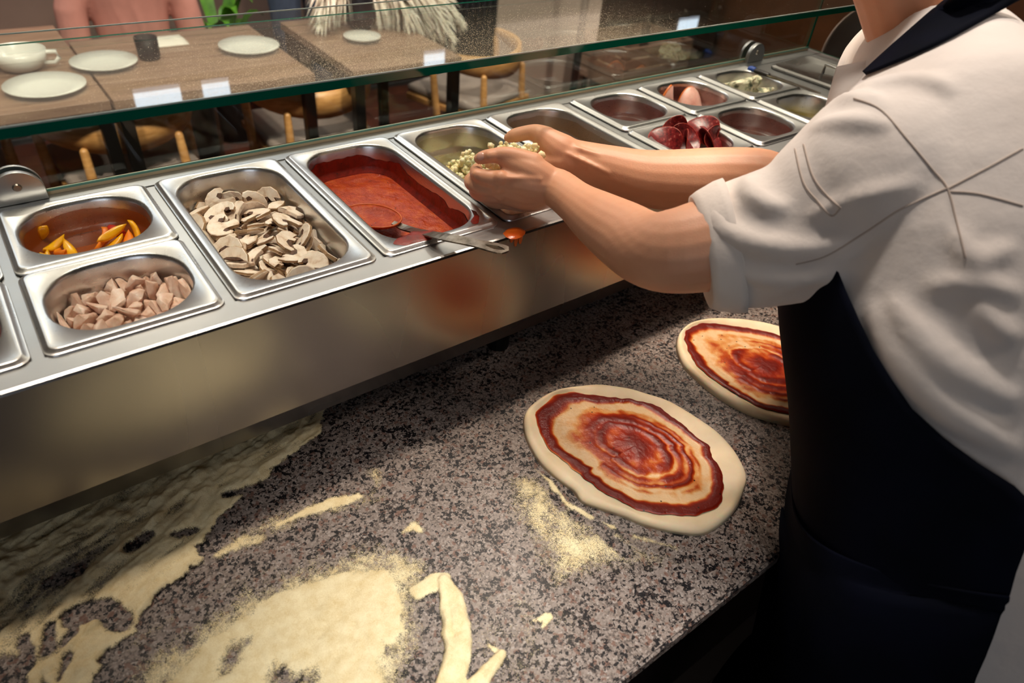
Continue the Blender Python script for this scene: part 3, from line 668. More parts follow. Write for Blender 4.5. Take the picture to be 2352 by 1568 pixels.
def make_mush(k, s=.0118):
    out, gills = MUSH[k]; mb = MB(); th = (.0048, .0042, .005, .0055, .006)[k]
    out = [(x*s, y*s) for x, y in out]
    if sum(out[i][0]*out[(i+1) % len(out)][1]-out[(i+1) % len(out)][0]*out[i][1] for i in range(len(out))) < 0: out = out[::-1]
    mb.prism(out, th, Matrix.Translation((0, 0, -th/2)), .05)
    bend = (6, -5, 8, -4, 5)[k]
    def bd(v): return Vector((v.x, v.y, v.z+bend*(v.x*v.x)+noise.noise(v*90)*.0008))
    mb.v = [bd(v) for v in mb.v]; mb.mi = [1 if len(f) == 4 and abs((Vector(mb.v[f[1]])-Vector(mb.v[f[0]])).cross(Vector(mb.v[f[2]])-Vector(mb.v[f[0]])).normalized().z) < .55 and k != 3 else 0 for f in mb.f]; mb.m = 1
    o = mb.build('mushroom_slice', [MFLESH, MSKIN], None, False)
    bm = bmesh.new(); bm.from_mesh(o.data); bmesh.ops.triangulate(bm, faces=[f for f in bm.faces if len(f.verts) > 4]); bmesh.ops.recalc_face_normals(bm, faces=bm.faces); bm.to_mesh(o.data); bm.free()
    if gills:
        g = MB()
        for poly in gills:
            p = [(x*s, y*s) for x, y in poly]
            for z0 in (th/2-.0004, -th/2-.0003):
                q = MB().prism(p, .0008, Matrix.Translation((0, 0, z0)), .1); g.add([bd(v) for v in q.v], q.f)
        recalc(g.build('gills', MGILL, o))
    return o
def chunk(name, seed, size, mat, sub=1, amp=.0012, n=13, freq=150):
    r = random.Random(seed); bm = bmesh.new()
    for _ in range(n): bm.verts.new([(r.random()-.5)*q for q in size])
    res = bmesh.ops.convex_hull(bm, input=bm.verts)
    for v in [g for g in bm.verts if not g.link_faces]: bm.verts.remove(v)
    bmesh.ops.bevel(bm, geom=bm.edges[:], offset=min(size)*.04, segments=1, affect='EDGES')
    if sub:
        bmesh.ops.triangulate(bm, faces=bm.faces); bmesh.ops.subdivide_edges(bm, edges=[e for e in bm.edges if e.calc_length() > min(size)*.3], cuts=1)
    for v in bm.verts: v.co += v.co.normalized()*noise.noise(v.co*freq+Vector((seed, 0, 0)))*amp*2
    bmesh.ops.triangulate(bm, faces=bm.faces)
    mb = MB(); mb.bm(bm); return mb.build(name, mat, None, auto=.6)
CHICK = [cvar('cooked_chicken_a', [(.25, '8a5a40'), (.4, 'e2b8a0'), (.65, 'f6dfd0')], 40, .42, .5, 190, .0012, .15), cvar('cooked_chicken_b', [(.25, 'a07858'), (.42, 'deb49c'), (.7, 'f2d8c8')], 55, .4, .5, 170, .0012, .15)]
PEPM = {'yellow': cvar('yellow_pepper', [(.3, 'd98a08'), (.6, 'f2b414')], 40, .22, .15, 120, .0006, .25), 'orange': cvar('orange_pepper', [(.3, 'd96a10'), (.7, 'f08c22')], 40, .25, .15, 120, .0006, .2), 'red': cvar('red_pepper', [(.3, 'a81c08'), (.7, 'd63a12')], 40, .25, .15, 120, .0006, .2)}
def pepper(name, col, L=.045, wd=.011, th=.006, curve=12., pointed=True):
    mb = MB(); rings = []
    for i in range(11):
        u = i/10-.5; w = wd*(1-(abs(u)*2)**3*(.9 if pointed else .25)); x = u*L; z = -curve*x*x
        rings.append([Vector((x, w*.5*sy+.06*x*x*10, z+th*sz*.5*(1.2 if abs(sy) < .9 else .8))) for sy, sz in ((1, .6), (.5, 1), (-.5, 1), (-1, .6), (-1, -.6), (-.5, -.8), (.5, -.8), (1, -.6))])
    mb.loft(rings); return recalc(mb.build(name, PEPM[col], None, True))
# resting poses of the loose pieces: kind, offset from the pan (0.1 mm), quaternion (x100)
MUSHPOS = '''0 -398 -513 -481 93 -26 12 -23
3 -129 548 -579 22 1 2 98
2 511 1168 -391 81 42 -27 -29
3 404 -812 -568 98 0 -5 19
4 209 -135 -498 4 91 42 -1
2 -239 1023 -550 1 19 -98 5
4 -256 -1145 -561 0 11 99 -9
3 396 -391 -467 12 -33 92 -16
2 -107 140 -607 84 23 12 47
1 200 493 -572 65 -1 -1 76
0 -265 -779 -585 64 -3 -1 -77
1 281 640 -503 19 33 76 52
0 578 109 -403 30 -49 -14 80
1 455 -247 -559 76 -5 -6 64
2 -523 713 -565 72 -3 9 -69
2 148 170 -524 94 6 0 -33
0 -401 -799 -446 13 65 -75 -3
0 532 617 -429 36 -53 73 -23
1 -363 556 -500 93 6 14 33
3 307 98 -582 5 -17 98 0
0 228 1003 -342 34 -56 -60 -46
3 -450 849 -365 68 6 -9 73
1 158 566 -528 4 96 -28 0
0 25 1301 -430 76 52 -21 31
1 -17 -702 -555 14 15 -98 0
4 -11 -58 -544 84 -19 -7 51
1 -138 519 -516 9 88 -45 -8
0 394 -763 -433 62 9 1 -78
0 -69 -564 -455 32 21 5 92
4 -547 -807 -347 72 6 12 68
1 111 1122 -401 35 21 63 -66
3 141 -172 -584 1 -97 22 -3
1 -382 -193 -505 78 -23 6 -58
0 84 473 -332 48 -8 -16 -86
1 -91 792 -571 99 1 0 -12
1 376 713 -492 33 5 94 2
1 383 -510 -536 17 92 34 13
1 -394 261 -568 74 -4 4 -66
2 2 -381 -605 89 43 -7 -15
1 459 -930 -514 2 -72 69 -1
2 611 -705 -360 63 31 32 64
2 438 459 -393 7 -84 -38 -39
4 218 431 -378 9 47 -86 17
3 595 -302 -381 50 -6 86 -3
3 455 951 -495 82 22 -27 -46
3 -66 771 -227 23 -79 53 -22
1 -399 635 -392 8 -94 -33 -6
1 59 -583 -427 5 -94 -25 21
1 23 -702 -301 97 -2 22 2
2 -611 752 -330 61 37 -29 -64
3 -134 -162 -466 15 33 93 -7
0 -269 814 -253 98 7 -19 -3
2 -627 291 -360 75 -13 36 -53
3 -126 991 -388 7 -28 17 -94
3 -307 -306 -395 40 -9 -2 91
0 136 -1073 -562 1 2 100 -2
1 13 -441 -401 18 25 -95 -6
2 9 12 -410 1 34 93 -13
2 454 -347 -401 50 26 -44 -70
0 138 -392 -349 93 -2 27 26
3 -278 1016 -489 42 2 8 -90
4 -364 -1105 -452 3 12 95 -30
2 -223 -127 -425 98 -9 -14 -13
2 162 1008 -566 2 5 -81 -58
2 -374 -1091 -375 28 18 -87 -36
3 -274 -316 -319 2 -87 48 -12
0 -271 177 -388 0 -37 93 -5
2 38 -879 -420 80 -51 22 24
0 98 -989 -394 14 52 -79 -30
3 -65 -1050 -506 2 -8 -100 2
2 -81 705 -406 91 -41 -5 -7
4 -461 1112 -290 20 95 25 4
1 348 -757 -315 93 5 5 -36
2 -428 203 -525 54 6 -9 -83
2 -390 -876 -334 47 1 -56 -68
3 253 -130 -363 97 -11 21 -9
4 -353 1264 -405 35 -41 -79 -29
4 -228 -1121 -291 75 32 4 58
1 252 -1078 -434 61 31 2 73
0 -422 -36 -300 33 -48 81 4
1 471 -1004 -305 16 -98 -7 1
1 -463 -500 -348 48 4 22 84
0 -332 478 -253 72 1 -9 68
0 115 558 -251 76 -5 -15 -63
1 263 -290 -283 10 58 -77 -25
0 164 825 -372 3 6 69 72
0 228 -1038 -206 8 61 75 22
0 -119 1230 -317 36 -59 65 31
4 218 230 -426 80 -2 10 59
0 443 -284 -273 34 33 -34 -82
4 362 53 -374 55 18 19 79
1 153 -604 -244 2 -91 -40 2
0 24 -1249 -265 84 53 -6 -5
1 172 1205 -535 6 -11 77 62
2 -478 -284 -309 83 33 -27 -36
1 -41 -1173 -326 34 -71 -46 -40
4 329 -1264 -397 46 86 23 2
0 -409 996 -430 42 6 12 -90
2 -80 323 -370 47 -1 37 80
0 431 136 -189 19 35 -92 -5
3 -557 -415 -290 19 96 13 -17
0 329 116 -244 20 -20 -96 4
3 -264 -1330 -349 37 51 -71 32
1 93 910 -439 67 59 26 -38
1 -487 -64 -290 24 21 90 29
3 -411 549 -327 8 -95 -28 -5
1 100 76 -311 5 -69 69 -20
3 565 320 -197 18 20 -96 0
4 509 795 -296 13 86 49 -2
1 486 1066 -340 39 3 86 32
2 390 364 -407 63 41 -2 -67
3 -18 514 -445 2 -2 -100 2
3 -173 -1016 -344 73 33 4 59
1 -234 192 -307 40 -5 -1 92
1 411 -977 -374 13 -99 -2 8'''
CHKPOS = '''2 4 -287 -527 61 -47 -42 49
7 -272 346 -583 60 -72 21 30
4 -188 62 -578 10 0 -9 99
3 277 -382 -484 23 61 -49 57
2 -171 407 -524 15 94 8 -31
5 -117 -242 -539 63 -55 -37 40
7 -341 -43 -594 46 -83 -4 33
7 -445 98 -584 17 4 86 -48
0 -449 210 -532 63 62 -6 47
1 -159 -26 -525 30 -52 -46 -65
5 400 12 -509 95 20 16 -19
5 221 172 -540 72 -64 17 -20
5 56 217 -574 8 35 -84 -42
1 -445 -188 -474 17 48 19 84
1 -250 -444 -433 11 59 79 7
4 374 -189 -579 8 49 -82 28
2 -308 -320 -573 1 40 91 -4
2 40 -96 -531 42 52 74 -3
2 448 236 -512 40 -16 75 50
0 165 357 -569 8 73 59 33
1 197 -236 -559 24 87 14 42
7 339 344 -539 31 69 33 -57
7 -253 -164 -576 29 -63 11 71
3 106 -434 -505 58 -30 -71 -25
2 -175 249 -524 14 -17 78 -58
2 250 -16 -564 45 0 -26 85
4 375 147 -508 46 4 -62 64
5 -83 -411 -503 43 37 59 56
5 1 420 -503 49 67 -33 -45
5 65 -300 -423 34 67 -58 -32
2 503 -135 -448 59 9 -31 -74
4 403 246 -401 36 -28 -59 67
7 413 -290 -472 40 -41 81 9
5 -339 82 -460 41 -12 -62 -66
3 371 -118 -515 84 11 -9 53
3 553 99 -411 55 11 -32 76
3 -519 11 -389 81 43 -40 0
4 -5 86 -414 13 -43 40 -80
5 -507 315 -335 12 87 8 47
6 448 355 -356 10 -70 -40 -59
1 590 252 -258 12 43 -15 88
6 226 -477 -374 42 77 33 -35
5 299 499 -347 15 81 37 44
3 -220 178 -408 94 -4 3 -32
4 -85 173 -506 1 -57 47 -68
2 -234 -253 -455 1 26 -74 -62
3 -478 -16 -521 76 -23 60 11
2 -645 126 -290 51 46 -37 -63
2 436 -53 -381 82 4 -15 56
3 -249 57 -347 3 -38 10 -92
5 -54 -257 -334 32 75 -28 51
3 157 435 -412 4 -1 -2 -100
6 -441 -480 -301 63 -19 53 54
7 245 -31 -498 26 -13 92 -27
7 -404 361 -481 14 -4 -98 12
2 -113 -91 -430 13 11 -96 -24
7 -41 16 -522 42 -23 60 -64
4 -423 -349 -348 25 8 -73 63
4 246 136 -415 24 -19 -51 80
2 197 318 -378 23 -60 -56 -53
5 244 19 -340 69 25 -43 53
5 111 49 -468 42 60 35 59
1 -425 37 -237 36 -19 -58 -71
7 -366 222 -468 35 -69 38 51
6 389 407 -236 59 -40 67 -19
3 -304 -166 -303 27 51 -11 81
2 134 -274 -322 12 91 -17 -35
2 585 -234 -325 19 72 -67 -1
6 -321 -138 -450 32 -15 17 -92
6 -7 -526 -363 53 -22 23 79
3 244 -190 -435 93 16 -28 -14
5 309 245 -216 35 48 12 -80
2 562 115 -256 11 -56 -69 -45
1 -76 -439 -304 48 38 -71 35
7 -405 -241 -390 70 -59 37 16
6 -393 200 -283 57 -28 33 -69
3 -338 434 -361 44 -43 76 20
7 -205 -349 -388 5 88 -43 -21
1 -435 -152 -291 4 41 -81 42
3 -505 153 -332 2 -32 -70 63
3 -211 -29 -262 37 -29 13 -87
1 -44 516 -304 41 -65 -55 32
2 -139 243 -255 86 21 24 -40
6 18 -95 -382 1 -24 11 -96
0 409 -406 -399 23 -4 -59 -77
2 -116 330 -392 20 24 11 95
3 -92 375 -284 16 29 48 -81
1 129 224 -267 3 12 90 43
7 430 -256 -327 42 -39 80 -16
0 3 327 -379 84 -25 -6 -48
1 -213 -486 -296 11 -69 -60 -38
0 67 40 -302 70 70 12 -6
2 326 -119 -337 5 -37 -87 -31
0 -200 475 -391 8 -76 -60 -22
2 -40 200 -225 1 -55 74 38
6 99 521 -295 95 7 31 1
2 -28 -81 -225 53 71 -32 -33
2 -429 401 -332 13 67 47 55
2 382 -59 -194 49 -20 24 -81
5 -328 -300 -221 40 -50 -72 -27
6 -261 174 -258 91 -20 34 11
5 209 423 -196 22 -29 91 -19
6 505 -92 -300 26 7 7 96
1 -168 -164 -236 66 -2 -48 -58
1 -577 -176 -313 20 -49 82 -23
3 172 -116 -322 10 -15 -11 98
5 293 -441 -250 71 -29 14 -62
2 400 95 -281 4 -72 -69 -10
1 -275 394 -251 34 94 8 1
2 656 -36 -212 51 52 40 56
3 312 -273 -311 11 -9 -54 83'''
PEPPOS = '''1 131 -57 -638 0 -96 -28 -1
2 -383 3 -595 41 62 -66 -11
2 -69 -337 -628 7 39 92 -3
2 156 135 -592 54 67 27 43
0 -268 -296 -632 4 44 89 -8
1 -254 55 -638 1 72 -69 2
2 -106 13 -632 2 -78 -62 -2
2 385 -51 -632 1 -57 82 1
3 73 296 -619 1 -91 -41 -3
3 139 -242 -611 89 -26 -11 37
1 515 -38 -565 36 68 45 46
0 -125 276 -615 24 -84 -43 23
3 334 254 -601 55 16 16 80
2 267 -353 -608 5 96 26 11
0 -2 -3 -555 29 76 55 19
0 -478 -159 -602 30 -49 -75 32
0 225 83 -523 10 25 -87 -41
1 -368 -325 -526 3 -33 -94 -4
0 -414 258 -614 11 -89 -42 12
0 68 -162 -537 41 -86 -28 13'''
REDPOS = '''2 -463 96 -606 14 -65 74 -13
3 330 45 -595 30 17 42 84
2 -286 -294 -622 9 -1 -100 0
3 303 260 -613 7 2 100 0
2 -293 -159 -606 91 42 -2 -9
3 277 -201 -616 84 -6 -4 53
2 -245 321 -601 27 12 -34 -89
3 27 -276 -620 1 41 91 0
2 0 290 -590 39 -87 30 12
3 -395 -180 -492 10 -3 -36 93
2 102 136 -425 11 -96 -25 -3
3 437 -212 -578 46 71 49 24
2 213 -59 -537 30 -27 81 42
3 -27 244 -442 97 7 22 -1
2 75 89 -627 1 -95 29 9
3 -231 134 -619 21 0 0 -98
2 -263 384 -531 14 -20 91 -33
3 -82 -34 -619 7 0 0 100
2 510 47 -532 47 -62 19 -60
3 271 -408 -515 31 15 77 -55
2 -521 61 -472 9 -66 72 -21
3 35 451 -497 19 -24 78 54
2 -371 187 -504 12 -44 -89 -3
3 -324 -36 -495 9 -10 -91 39
2 83 -298 -483 40 40 -82 10
3 311 -202 -484 37 14 -32 -86
2 180 381 -562 54 78 -5 30
3 -174 -393 -558 92 38 10 -8
2 4 -16 -504 13 16 -97 -15
3 85 -118 -452 19 -43 60 65
2 200 279 -485 41 -74 -53 -5
3 -333 322 -395 82 -13 5 -55
2 301 222 -474 58 -63 -35 38
3 -355 -292 -427 31 -84 -42 -15
2 -113 411 -410 9 -99 11 4
3 -13 -449 -473 5 12 -61 78
2 -111 -209 -491 31 -87 37 9
3 -163 145 -504 1 -52 -85 4
2 411 13 -423 56 -28 13 77
3 428 202 -415 19 -93 -14 30'''
def scatter(data, protos, pan, label, group, up=0.):
    L = PANS[pan][0].location+Vector((0, 0, up)); used = set()
    for ln in data.split('\n'):
        k, x, y, z, a, b_, c, d = [int(q) for q in ln.split()]
        if pan == 'pep' and abs(x) < 130: continue
        p = protos[k]
        if k in used: o = copy_tree(p)
        else: o = p; used.add(k)
        lb, g = (label(k), group) if callable(label) else (label, group)
        o.rotation_mode = 'QUATERNION'; o.location = L+Vector((x, y, z))*1e-4; o.rotation_quaternion = (a/100, b_/100, c/100, d/100)
        tag(o, lb, {'sliced mushrooms': 'mushroom', 'chopped chicken': 'chicken', 'pepper strips': 'pepper', 'red pepper cubes': 'pepper'}[g], g)
    for k, p in enumerate(protos):
        if k not in used:
            for ch in list(p.children): bpy.data.objects.remove(ch)
            bpy.data.objects.remove(p)
scatter(MUSHPOS, [make_mush(k) for k in range(5)], 'mush', lambda k: ('raw mushroom slice with cap, stem and two dark gill patches, in the long pan', 'curled raw mushroom slice with one dark gill hollow, in the long pan', 'crescent raw mushroom cap slice, in the long pan', 'raw mushroom slice with a torn one-sided cap, in the long pan', 'plain pale mushroom offcut, in the long pan')[k], 'sliced mushrooms')
SZ = [(.032, .022, .016), (.026, .024, .018), (.036, .02, .013), (.022, .02, .016), (.042, .024, .012), (.024, .018, .018), (.034, .026, .014), (.02, .017, .014)]
scatter(CHKPOS, [chunk('chicken_piece', s, z, CHICK[s % 2]) for s, z in enumerate(SZ)], 'chk', lambda k: '%s pinkish beige cooked chicken piece in the front small pan' % ('big blocky', 'cubed', 'long', 'small cubed', 'longest flat', 'thick-ended', 'broad flat', 'smallest')[k], 'chopped chicken')
def peps(red=False): return [pepper('pepper_strip', 'yellow'), pepper('pepper_strip', 'yellow', .055, .012, .006, 8), pepper('pepper_strip', 'red' if red else 'orange', .04, .013, .007, 14), pepper('pepper_cube', 'red', .028, .016, .009, 6, False)]
scatter(PEPPOS, peps(), 'pep', lambda k: '%s pepper piece in the juice of the small pan by the mushrooms' % ('yellow', 'yellow', 'orange', 'red')[k], 'pepper strips', .030)
scatter(REDPOS, peps(True), 'red', lambda k: 'red pepper %s in the pan cut by the left edge' % ('', '', 'strip', 'cube')[k], 'red pepper cubes', .032)
L_ = PANS['pep'][0].location
o = pepper('pepper_leaf', 'yellow', .024, .014, .003, 4); o.location = L_+Vector((-.048, .050, -.022)); o.rotation_euler = (1.35, -.7, .05)
tag(o, 'yellow pepper scrap stuck to the far wall of its pan', 'pepper')
# --- liquids, smears and tinted wall films that belong to their pans
def inner(pan, z, grow=0.):
    o, w, d, dep, r = PANS[pan]; Lp = pan_loops(w, d, dep, r)
    zs = [q[1] for q in Lp][::-1]; i = float(np.interp(z, zs, [q[0] for q in Lp][::-1])); rr = float(np.interp(z, zs, [q[2] for q in Lp][::-1]))
    return i+grow, rr
def even(R, N):
    P = np.array([tuple(p) for p in R]+[tuple(R[0])]); d = np.r_[0, np.cumsum(np.linalg.norm(np.diff(P, axis=0), axis=1))]; q = np.linspace(0, d[-1], N+1)[:-1]
    return [Vector((np.interp(t, d, P[:, 0]), np.interp(t, d, P[:, 1]), np.interp(t, d, P[:, 2]))) for t in q]
def film(name, pan, z0, z1, mat, jit=0., label=None, n=9):
    """a skin over the pan's wall between two heights"""
    o, w, d, dep, r = PANS[pan]; rings = []
    for k in range(9):
        z = z0+(z1-z0)*k/8; i, rr = inner(pan, z, .0007); R = even(rrect(w/2-i, d/2-i, rr, z, n), 150)
        if k == 8 and jit: R = [Vector((p.x, p.y, p.z+jit*(noise.noise(p*26)+.35*noise.noise(p*75)+.12*noise.noise(p*240)))) for p in R]
        elif jit and k >= 6: R = [Vector((p.x, p.y, p.z+jit*.6*noise.noise(p*26))) for p in R]
        rings.append(R)
    mb = MB(); mb.loft(rings, False, False); f = mb.build(name, mat, None, True); f.location = o.location; f.parent = None
    attach2(f, o)
    if label: f['label'] = label
    return f
def attach2(c, p): c.parent = p; c.matrix_parent_inverse = Matrix.Translation(p.location).inverted()
def pool(name, pan, z, mat, amp=0., n=40, hole=None, label=None, freq=60):
    o, w, d, dep, r = PANS[pan]; i, rr = inner(pan, z, .0002); R = even(rrect(w/2-i, d/2-i, rr, 0, 11), 160 if amp else 48)
    mb = MB(); rings = []
    for k in range(n+1):
        s = 1-k/n; s = max(s, .002); ring = []
        for p in R:
            x, y = p.x*s, p.y*s; h = z
            if amp:
                e = min(1, (1-s)*9); q = Vector((x, y, 0))
                h += amp*(noise.noise(q*freq)*1.2+noise.noise(q*freq*2.7)*.55)*e
                if hole: h += hole(x, y)*e
            ring.append(Vector((x, y, h)))
        rings.append(ring)
    mb.loft(rings, False, True); f = mb.build(name, mat, None, True); f.location = o.location; attach2(f, o)
    if label: f['label'] = label
    return f
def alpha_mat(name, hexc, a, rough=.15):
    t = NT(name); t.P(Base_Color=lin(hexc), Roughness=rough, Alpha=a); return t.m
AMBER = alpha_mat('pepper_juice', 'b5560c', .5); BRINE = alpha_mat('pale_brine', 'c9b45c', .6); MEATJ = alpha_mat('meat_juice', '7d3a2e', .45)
pool('juice', 'pep', -.053, AMBER); film('wall_tint_film', 'pep', -.064, -.010, AMBER, .004)  # amber shell on the walls paints in the reflection of the juice
pool('juice', 'red', -.060, AMBER); film('wall_tint_film', 'red', -.064, -.02, alpha_mat('red_juice', '7a1c08', .7), .004)
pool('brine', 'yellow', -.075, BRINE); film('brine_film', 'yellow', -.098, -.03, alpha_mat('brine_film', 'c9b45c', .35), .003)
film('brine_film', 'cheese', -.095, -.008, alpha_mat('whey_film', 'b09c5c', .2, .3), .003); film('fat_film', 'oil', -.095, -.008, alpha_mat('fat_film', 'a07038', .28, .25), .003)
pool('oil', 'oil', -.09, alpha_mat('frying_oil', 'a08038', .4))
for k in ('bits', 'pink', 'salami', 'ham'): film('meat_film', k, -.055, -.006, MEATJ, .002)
def sauce_mat(name, cols, rough, bscale, bstr, bd=.0012, attr=None, spec=.5):
    t = NT(name); co = t.coord(); n = t.noise(55, 5, .65, co)
    if attr: 
        a = t.n('ShaderNodeAttribute', attribute_name=attr).outputs['Fac']; f = t.math('ADD', a, t.math('MULTIPLY', t.math('SUBTRACT', n, .5), .5), True)
    else: f = n
    c = t.ramp(f, [(p, lin(h)) for p, h in cols])
    v = t.n('ShaderNodeTexVoronoi', {'Vector': co, 'Scale': 95.}); vc = t.n('ShaderNodeSeparateColor', {0: v.outputs['Color']})
    herb = t.math('MULTIPLY', t.math('LESS_THAN', v.outputs['Distance'], .11), t.math('GREATER_THAN', vc.outputs[0], .72))
    t.P(Base_Color=t.mix(herb, c, lin('2a160a')), Roughness=rough, Specular_IOR_Level=spec, Subsurface_Weight=.08, Subsurface_Scale=.003)
    t.bump(t.math('ADD', t.noise(bscale, 4, .65, co), t.math('MULTIPLY', t.noise(bscale*.3, 2, .5, co), 1.)), bstr, bd); return t.m
SAUCE = sauce_mat('tomato_sauce', [(.3, '96280a'), (.5, 'b23c0e'), (.7, 'c65418')], .22, 190, .9, .0028, None, .4)
SMEAR = sauce_mat('dried_sauce', [(.3, '571006'), (.55, '8a1e0c'), (.7, '5e1409')], .4, 160, .6)
def bowl_dent(x, y):
    q = (Vector((x, y))-Vector((-.031, -.014))); u = q.x*.80+q.y*-.6; v = q.x*.6+q.y*.8
    return -.004*math.exp(-((u/.03)**2+(v/.024)**2))+.018*max(0, -y/.16-.45)*max(0, min(1, (x+.06)/.06))
pool('sauce', 'sauce', -.040, SAUCE, .0016, 64, bowl_dent, 'red tomato sauce'); film('sauce_smear', 'sauce', -.046, -.013, SMEAR, .009, 'dark dried tomato sauce')
# splashes over the front corner of the sauce pan and the drip on the lip
def splat(pts, z, h, mat, name, parent, amp=.15, seed=0, n=40):
    c = sum((Vector(p) for p in pts), Vector((0, 0)))/len(pts); O = spline([tuple(p) for p in pts]+[tuple(pts[0])], n+1)[:-1]; rings = []
    for k in range(7):
        s = 1-k/6.; s = max(s, .01); rings.append([Vector((c.x+(p[0]-c.x)*s*(1+amp*noise.noise(Vector((p[0]*80, p[1]*80, seed)))), c.y+(p[1]-c.y)*s*(1+amp*noise.noise(Vector((p[0]*80, p[1]*80, seed+9)))), z+T+h*math.sqrt(max(0, 1-s*s)))) for p in O])
    mb = MB(); mb.loft(rings, False, True); return recalc(mb.build(name, mat, parent, True))
def W2(px, z): return [tuple(at_z(u, v, z)[:2]) for u, v in px]
sp_ = PANS['sauce'][0]
o = splat(W2([(905, 552), (930, 563), (1000, 545), (1010, 538), (1000, 530), (960, 530), (930, 540)], .006), .0056, .002, SMEAR, 'splash', None, .3); attach2(o, sp_); o.matrix_parent_inverse = Matrix.Translation(sp_.location).inverted()
o = splat(W2([(1080, 478), (1096, 486), (1101, 500), (1090, 514), (1083, 506), (1089, 494)], .006), .0056, .0008, SMEAR, 'splash', None, .4, 4); attach2(o, sp_)
SPOT = sauce_mat('orange_sauce', [(.3, 'b8440c'), (.7, 'd46418')], .25, 120, .4)
drip = splat(W2([(1155, 536), (1168, 525), (1190, 522), (1207, 530), (1200, 543), (1180, 549), (1164, 545)], .0), .0, .003, SPOT, 'sauce_drip', None, .06)
tag(drip, 'orange blob of sauce dripped on the steel front lip', 'sauce drip')
dm = MB()
for u, l in ((1176, .006), (1186, .012), (1196, .008)):
    p = at_y(u, 547, YL-.0006); dm.tube([p+Vector((0, 0, .003)), p-Vector((0, 0, l*.5)), p-Vector((0, 0, l))], [.004, .0032, .002], 8, .4, up=(0, 1, 0))
dm.build('drip_run', SPOT, drip, True)
# --- ladle lying in the sauce
sc_ = empty('serving_spoon', at_z(935, 525, -.02), 'long steel spoon with sauce-covered bowl lying in the tomato sauce', 'spoon')
bc = at_z(856, 500, -.0265); hb = at_z(938, 526, -.0225); ax = (hb-bc).normalized(); side = Vector((0, 0, 1)).cross(ax).normalized(); upv = ax.cross(side)
mb = MB(); rings = []
for lay in (0, 1):
    for k in range(9):
        s = k/8.; s = s if lay == 0 else 1-s
        ring = []
        for q in range(36):
            a = 2*math.pi*q/36; x, y = math.cos(a)*.045*s, math.sin(a)*.031*s
            ring.append(bc+ax*x+side*y+upv*((.009*s**4-.006 if lay == 0 else .012*s*s-.0115)+(.0012 if lay == 0 else 0)))
        if s > .01: rings.append(ring)
mb.loft(rings, True, True); recalc(mb.build('bowl', SAUCE, sc_, True))['label'] = 'sauce-covered bowl'
rim_ = [bc+ax*(.0455*math.cos(a))+side*(.0315*math.sin(a))+upv*.0035 for a in [2*math.pi*q/40 for q in range(41)]]
MB().tube(rim_, .0013, 6, caps=False).build('bowl_rim', SPOT, sc_, True)
e1 = at_z(1000, 540, .013); e2 = at_z(1085, 557, .019); e3 = at_z(1168, 577, .024)
path = spline([tuple(bc+ax*.036+upv*.002), tuple(hb), tuple(e1), tuple(e2), tuple(e3)], 30); HP = [Vector(p) for p in path]
ladm = NT('worn_steel'); ladm.P(Base_Color=ladm.ramp(ladm.noise(60, 5, .7), [(.35, lin('6b6258')), (.6, lin('a39a90'))]), Metallic=1., Roughness=.36); ladm.bump(ladm.noise(300, 3), .3, .0004)
hw = lambda t: .0045+.0045*min(1, t/.35) if t < .8 else .009+.002*math.sin((t-.8)/.2*math.pi)
mb = MB(); secs = []
N = len(HP)
for i, p in enumerate(HP):
    t = i/(N-1); d = (HP[min(i+1, N-1)]-HP[max(i-1, 0)]).normalized(); s = Vector((0, 0, 1)).cross(d).normalized(); u = d.cross(s)
    w = hw(t)*(math.sqrt(max(0.02, 1-((t-.94)/.06)**2)) if t > .94 else 1)
    secs.append((p, s, u, w))
hole0, hole1 = 24, 28
def bar(a, b, f0, f1):
    rg = []
    for i in range(a, b+1):
        p, s, u, w = secs[i]; k = 0
        lo, hi = f0(i), f1(i); rg.append([p+s*(w*lo)-u*.0008, p+s*(w*hi)-u*.0008, p+s*(w*hi)+u*.0012, p+s*(w*lo)+u*.0012])
    mb.loft(rg)
gap = lambda i: .45*math.sin(math.pi*(i-hole0)/(hole1-hole0))
bar(0, hole0, lambda i: -1, lambda i: 1); bar(hole0, hole1, lambda i: -1, lambda i: -gap(i)-.001); bar(hole0, hole1, lambda i: gap(i)+.001, lambda i: 1); bar(hole1, N-1, lambda i: -1, lambda i: 1)
recalc(mb.build('handle', ladm.m, sc_, False))
# --- crumbled cheese
CURD = cvar('fresh_cheese', [(.3, 'f0dc9c'), (.6, 'fbf2cc')], 60, .4, .4, 200, .0008, .3)
def crumbs(name, pts, label, seed, r0=.0034, r1=.0058):
    r = random.Random(seed); mb = MB()
    for p in pts: 
        s = r.uniform(r0, r1); mb.ball(p, (s*r.uniform(.8, 1.25), s*r.uniform(.8, 1.25), s*r.uniform(.75, 1.1)), 1, Euler((r.random()*6, r.random()*6, 0)).to_matrix())
    mb.v = [v+Vector((noise.noise(v*260), noise.noise(v*260+Vector((9, 0, 0))), noise.noise(v*260+Vector((0, 9, 0)))))*.0011 for v in mb.v]
    o = mb.build(name, CURD, None, True); return tag(o, label, 'cheese', None, 'stuff')
pts = []; r = random.Random(11); Lc = PANS['cheese'][0].location
while len(pts) < 760:
    a, q = r.random()*6.283, math.sqrt(r.random()); x, y = .010+q*.047*math.cos(a), .040+q*.085*math.sin(a)
    if abs(x) > .053: continue
    h = .094*(1-q)**.5+.008; h *= .8+.5*noise.noise(Vector((x*30, y*30, 3)))
    pts.append(Lc+Vector((x, y+.02, -.097+h*(r.random()**.35))))
for _ in range(70): pts.append(Lc+Vector((r.uniform(-.03, .05), r.uniform(-.13, -.09), r.uniform(-.096, -.05))))
crumbs('cheese_crumbs', pts, 'pale yellow crumbled cheese heaped in the long pan', 1)
pts = []
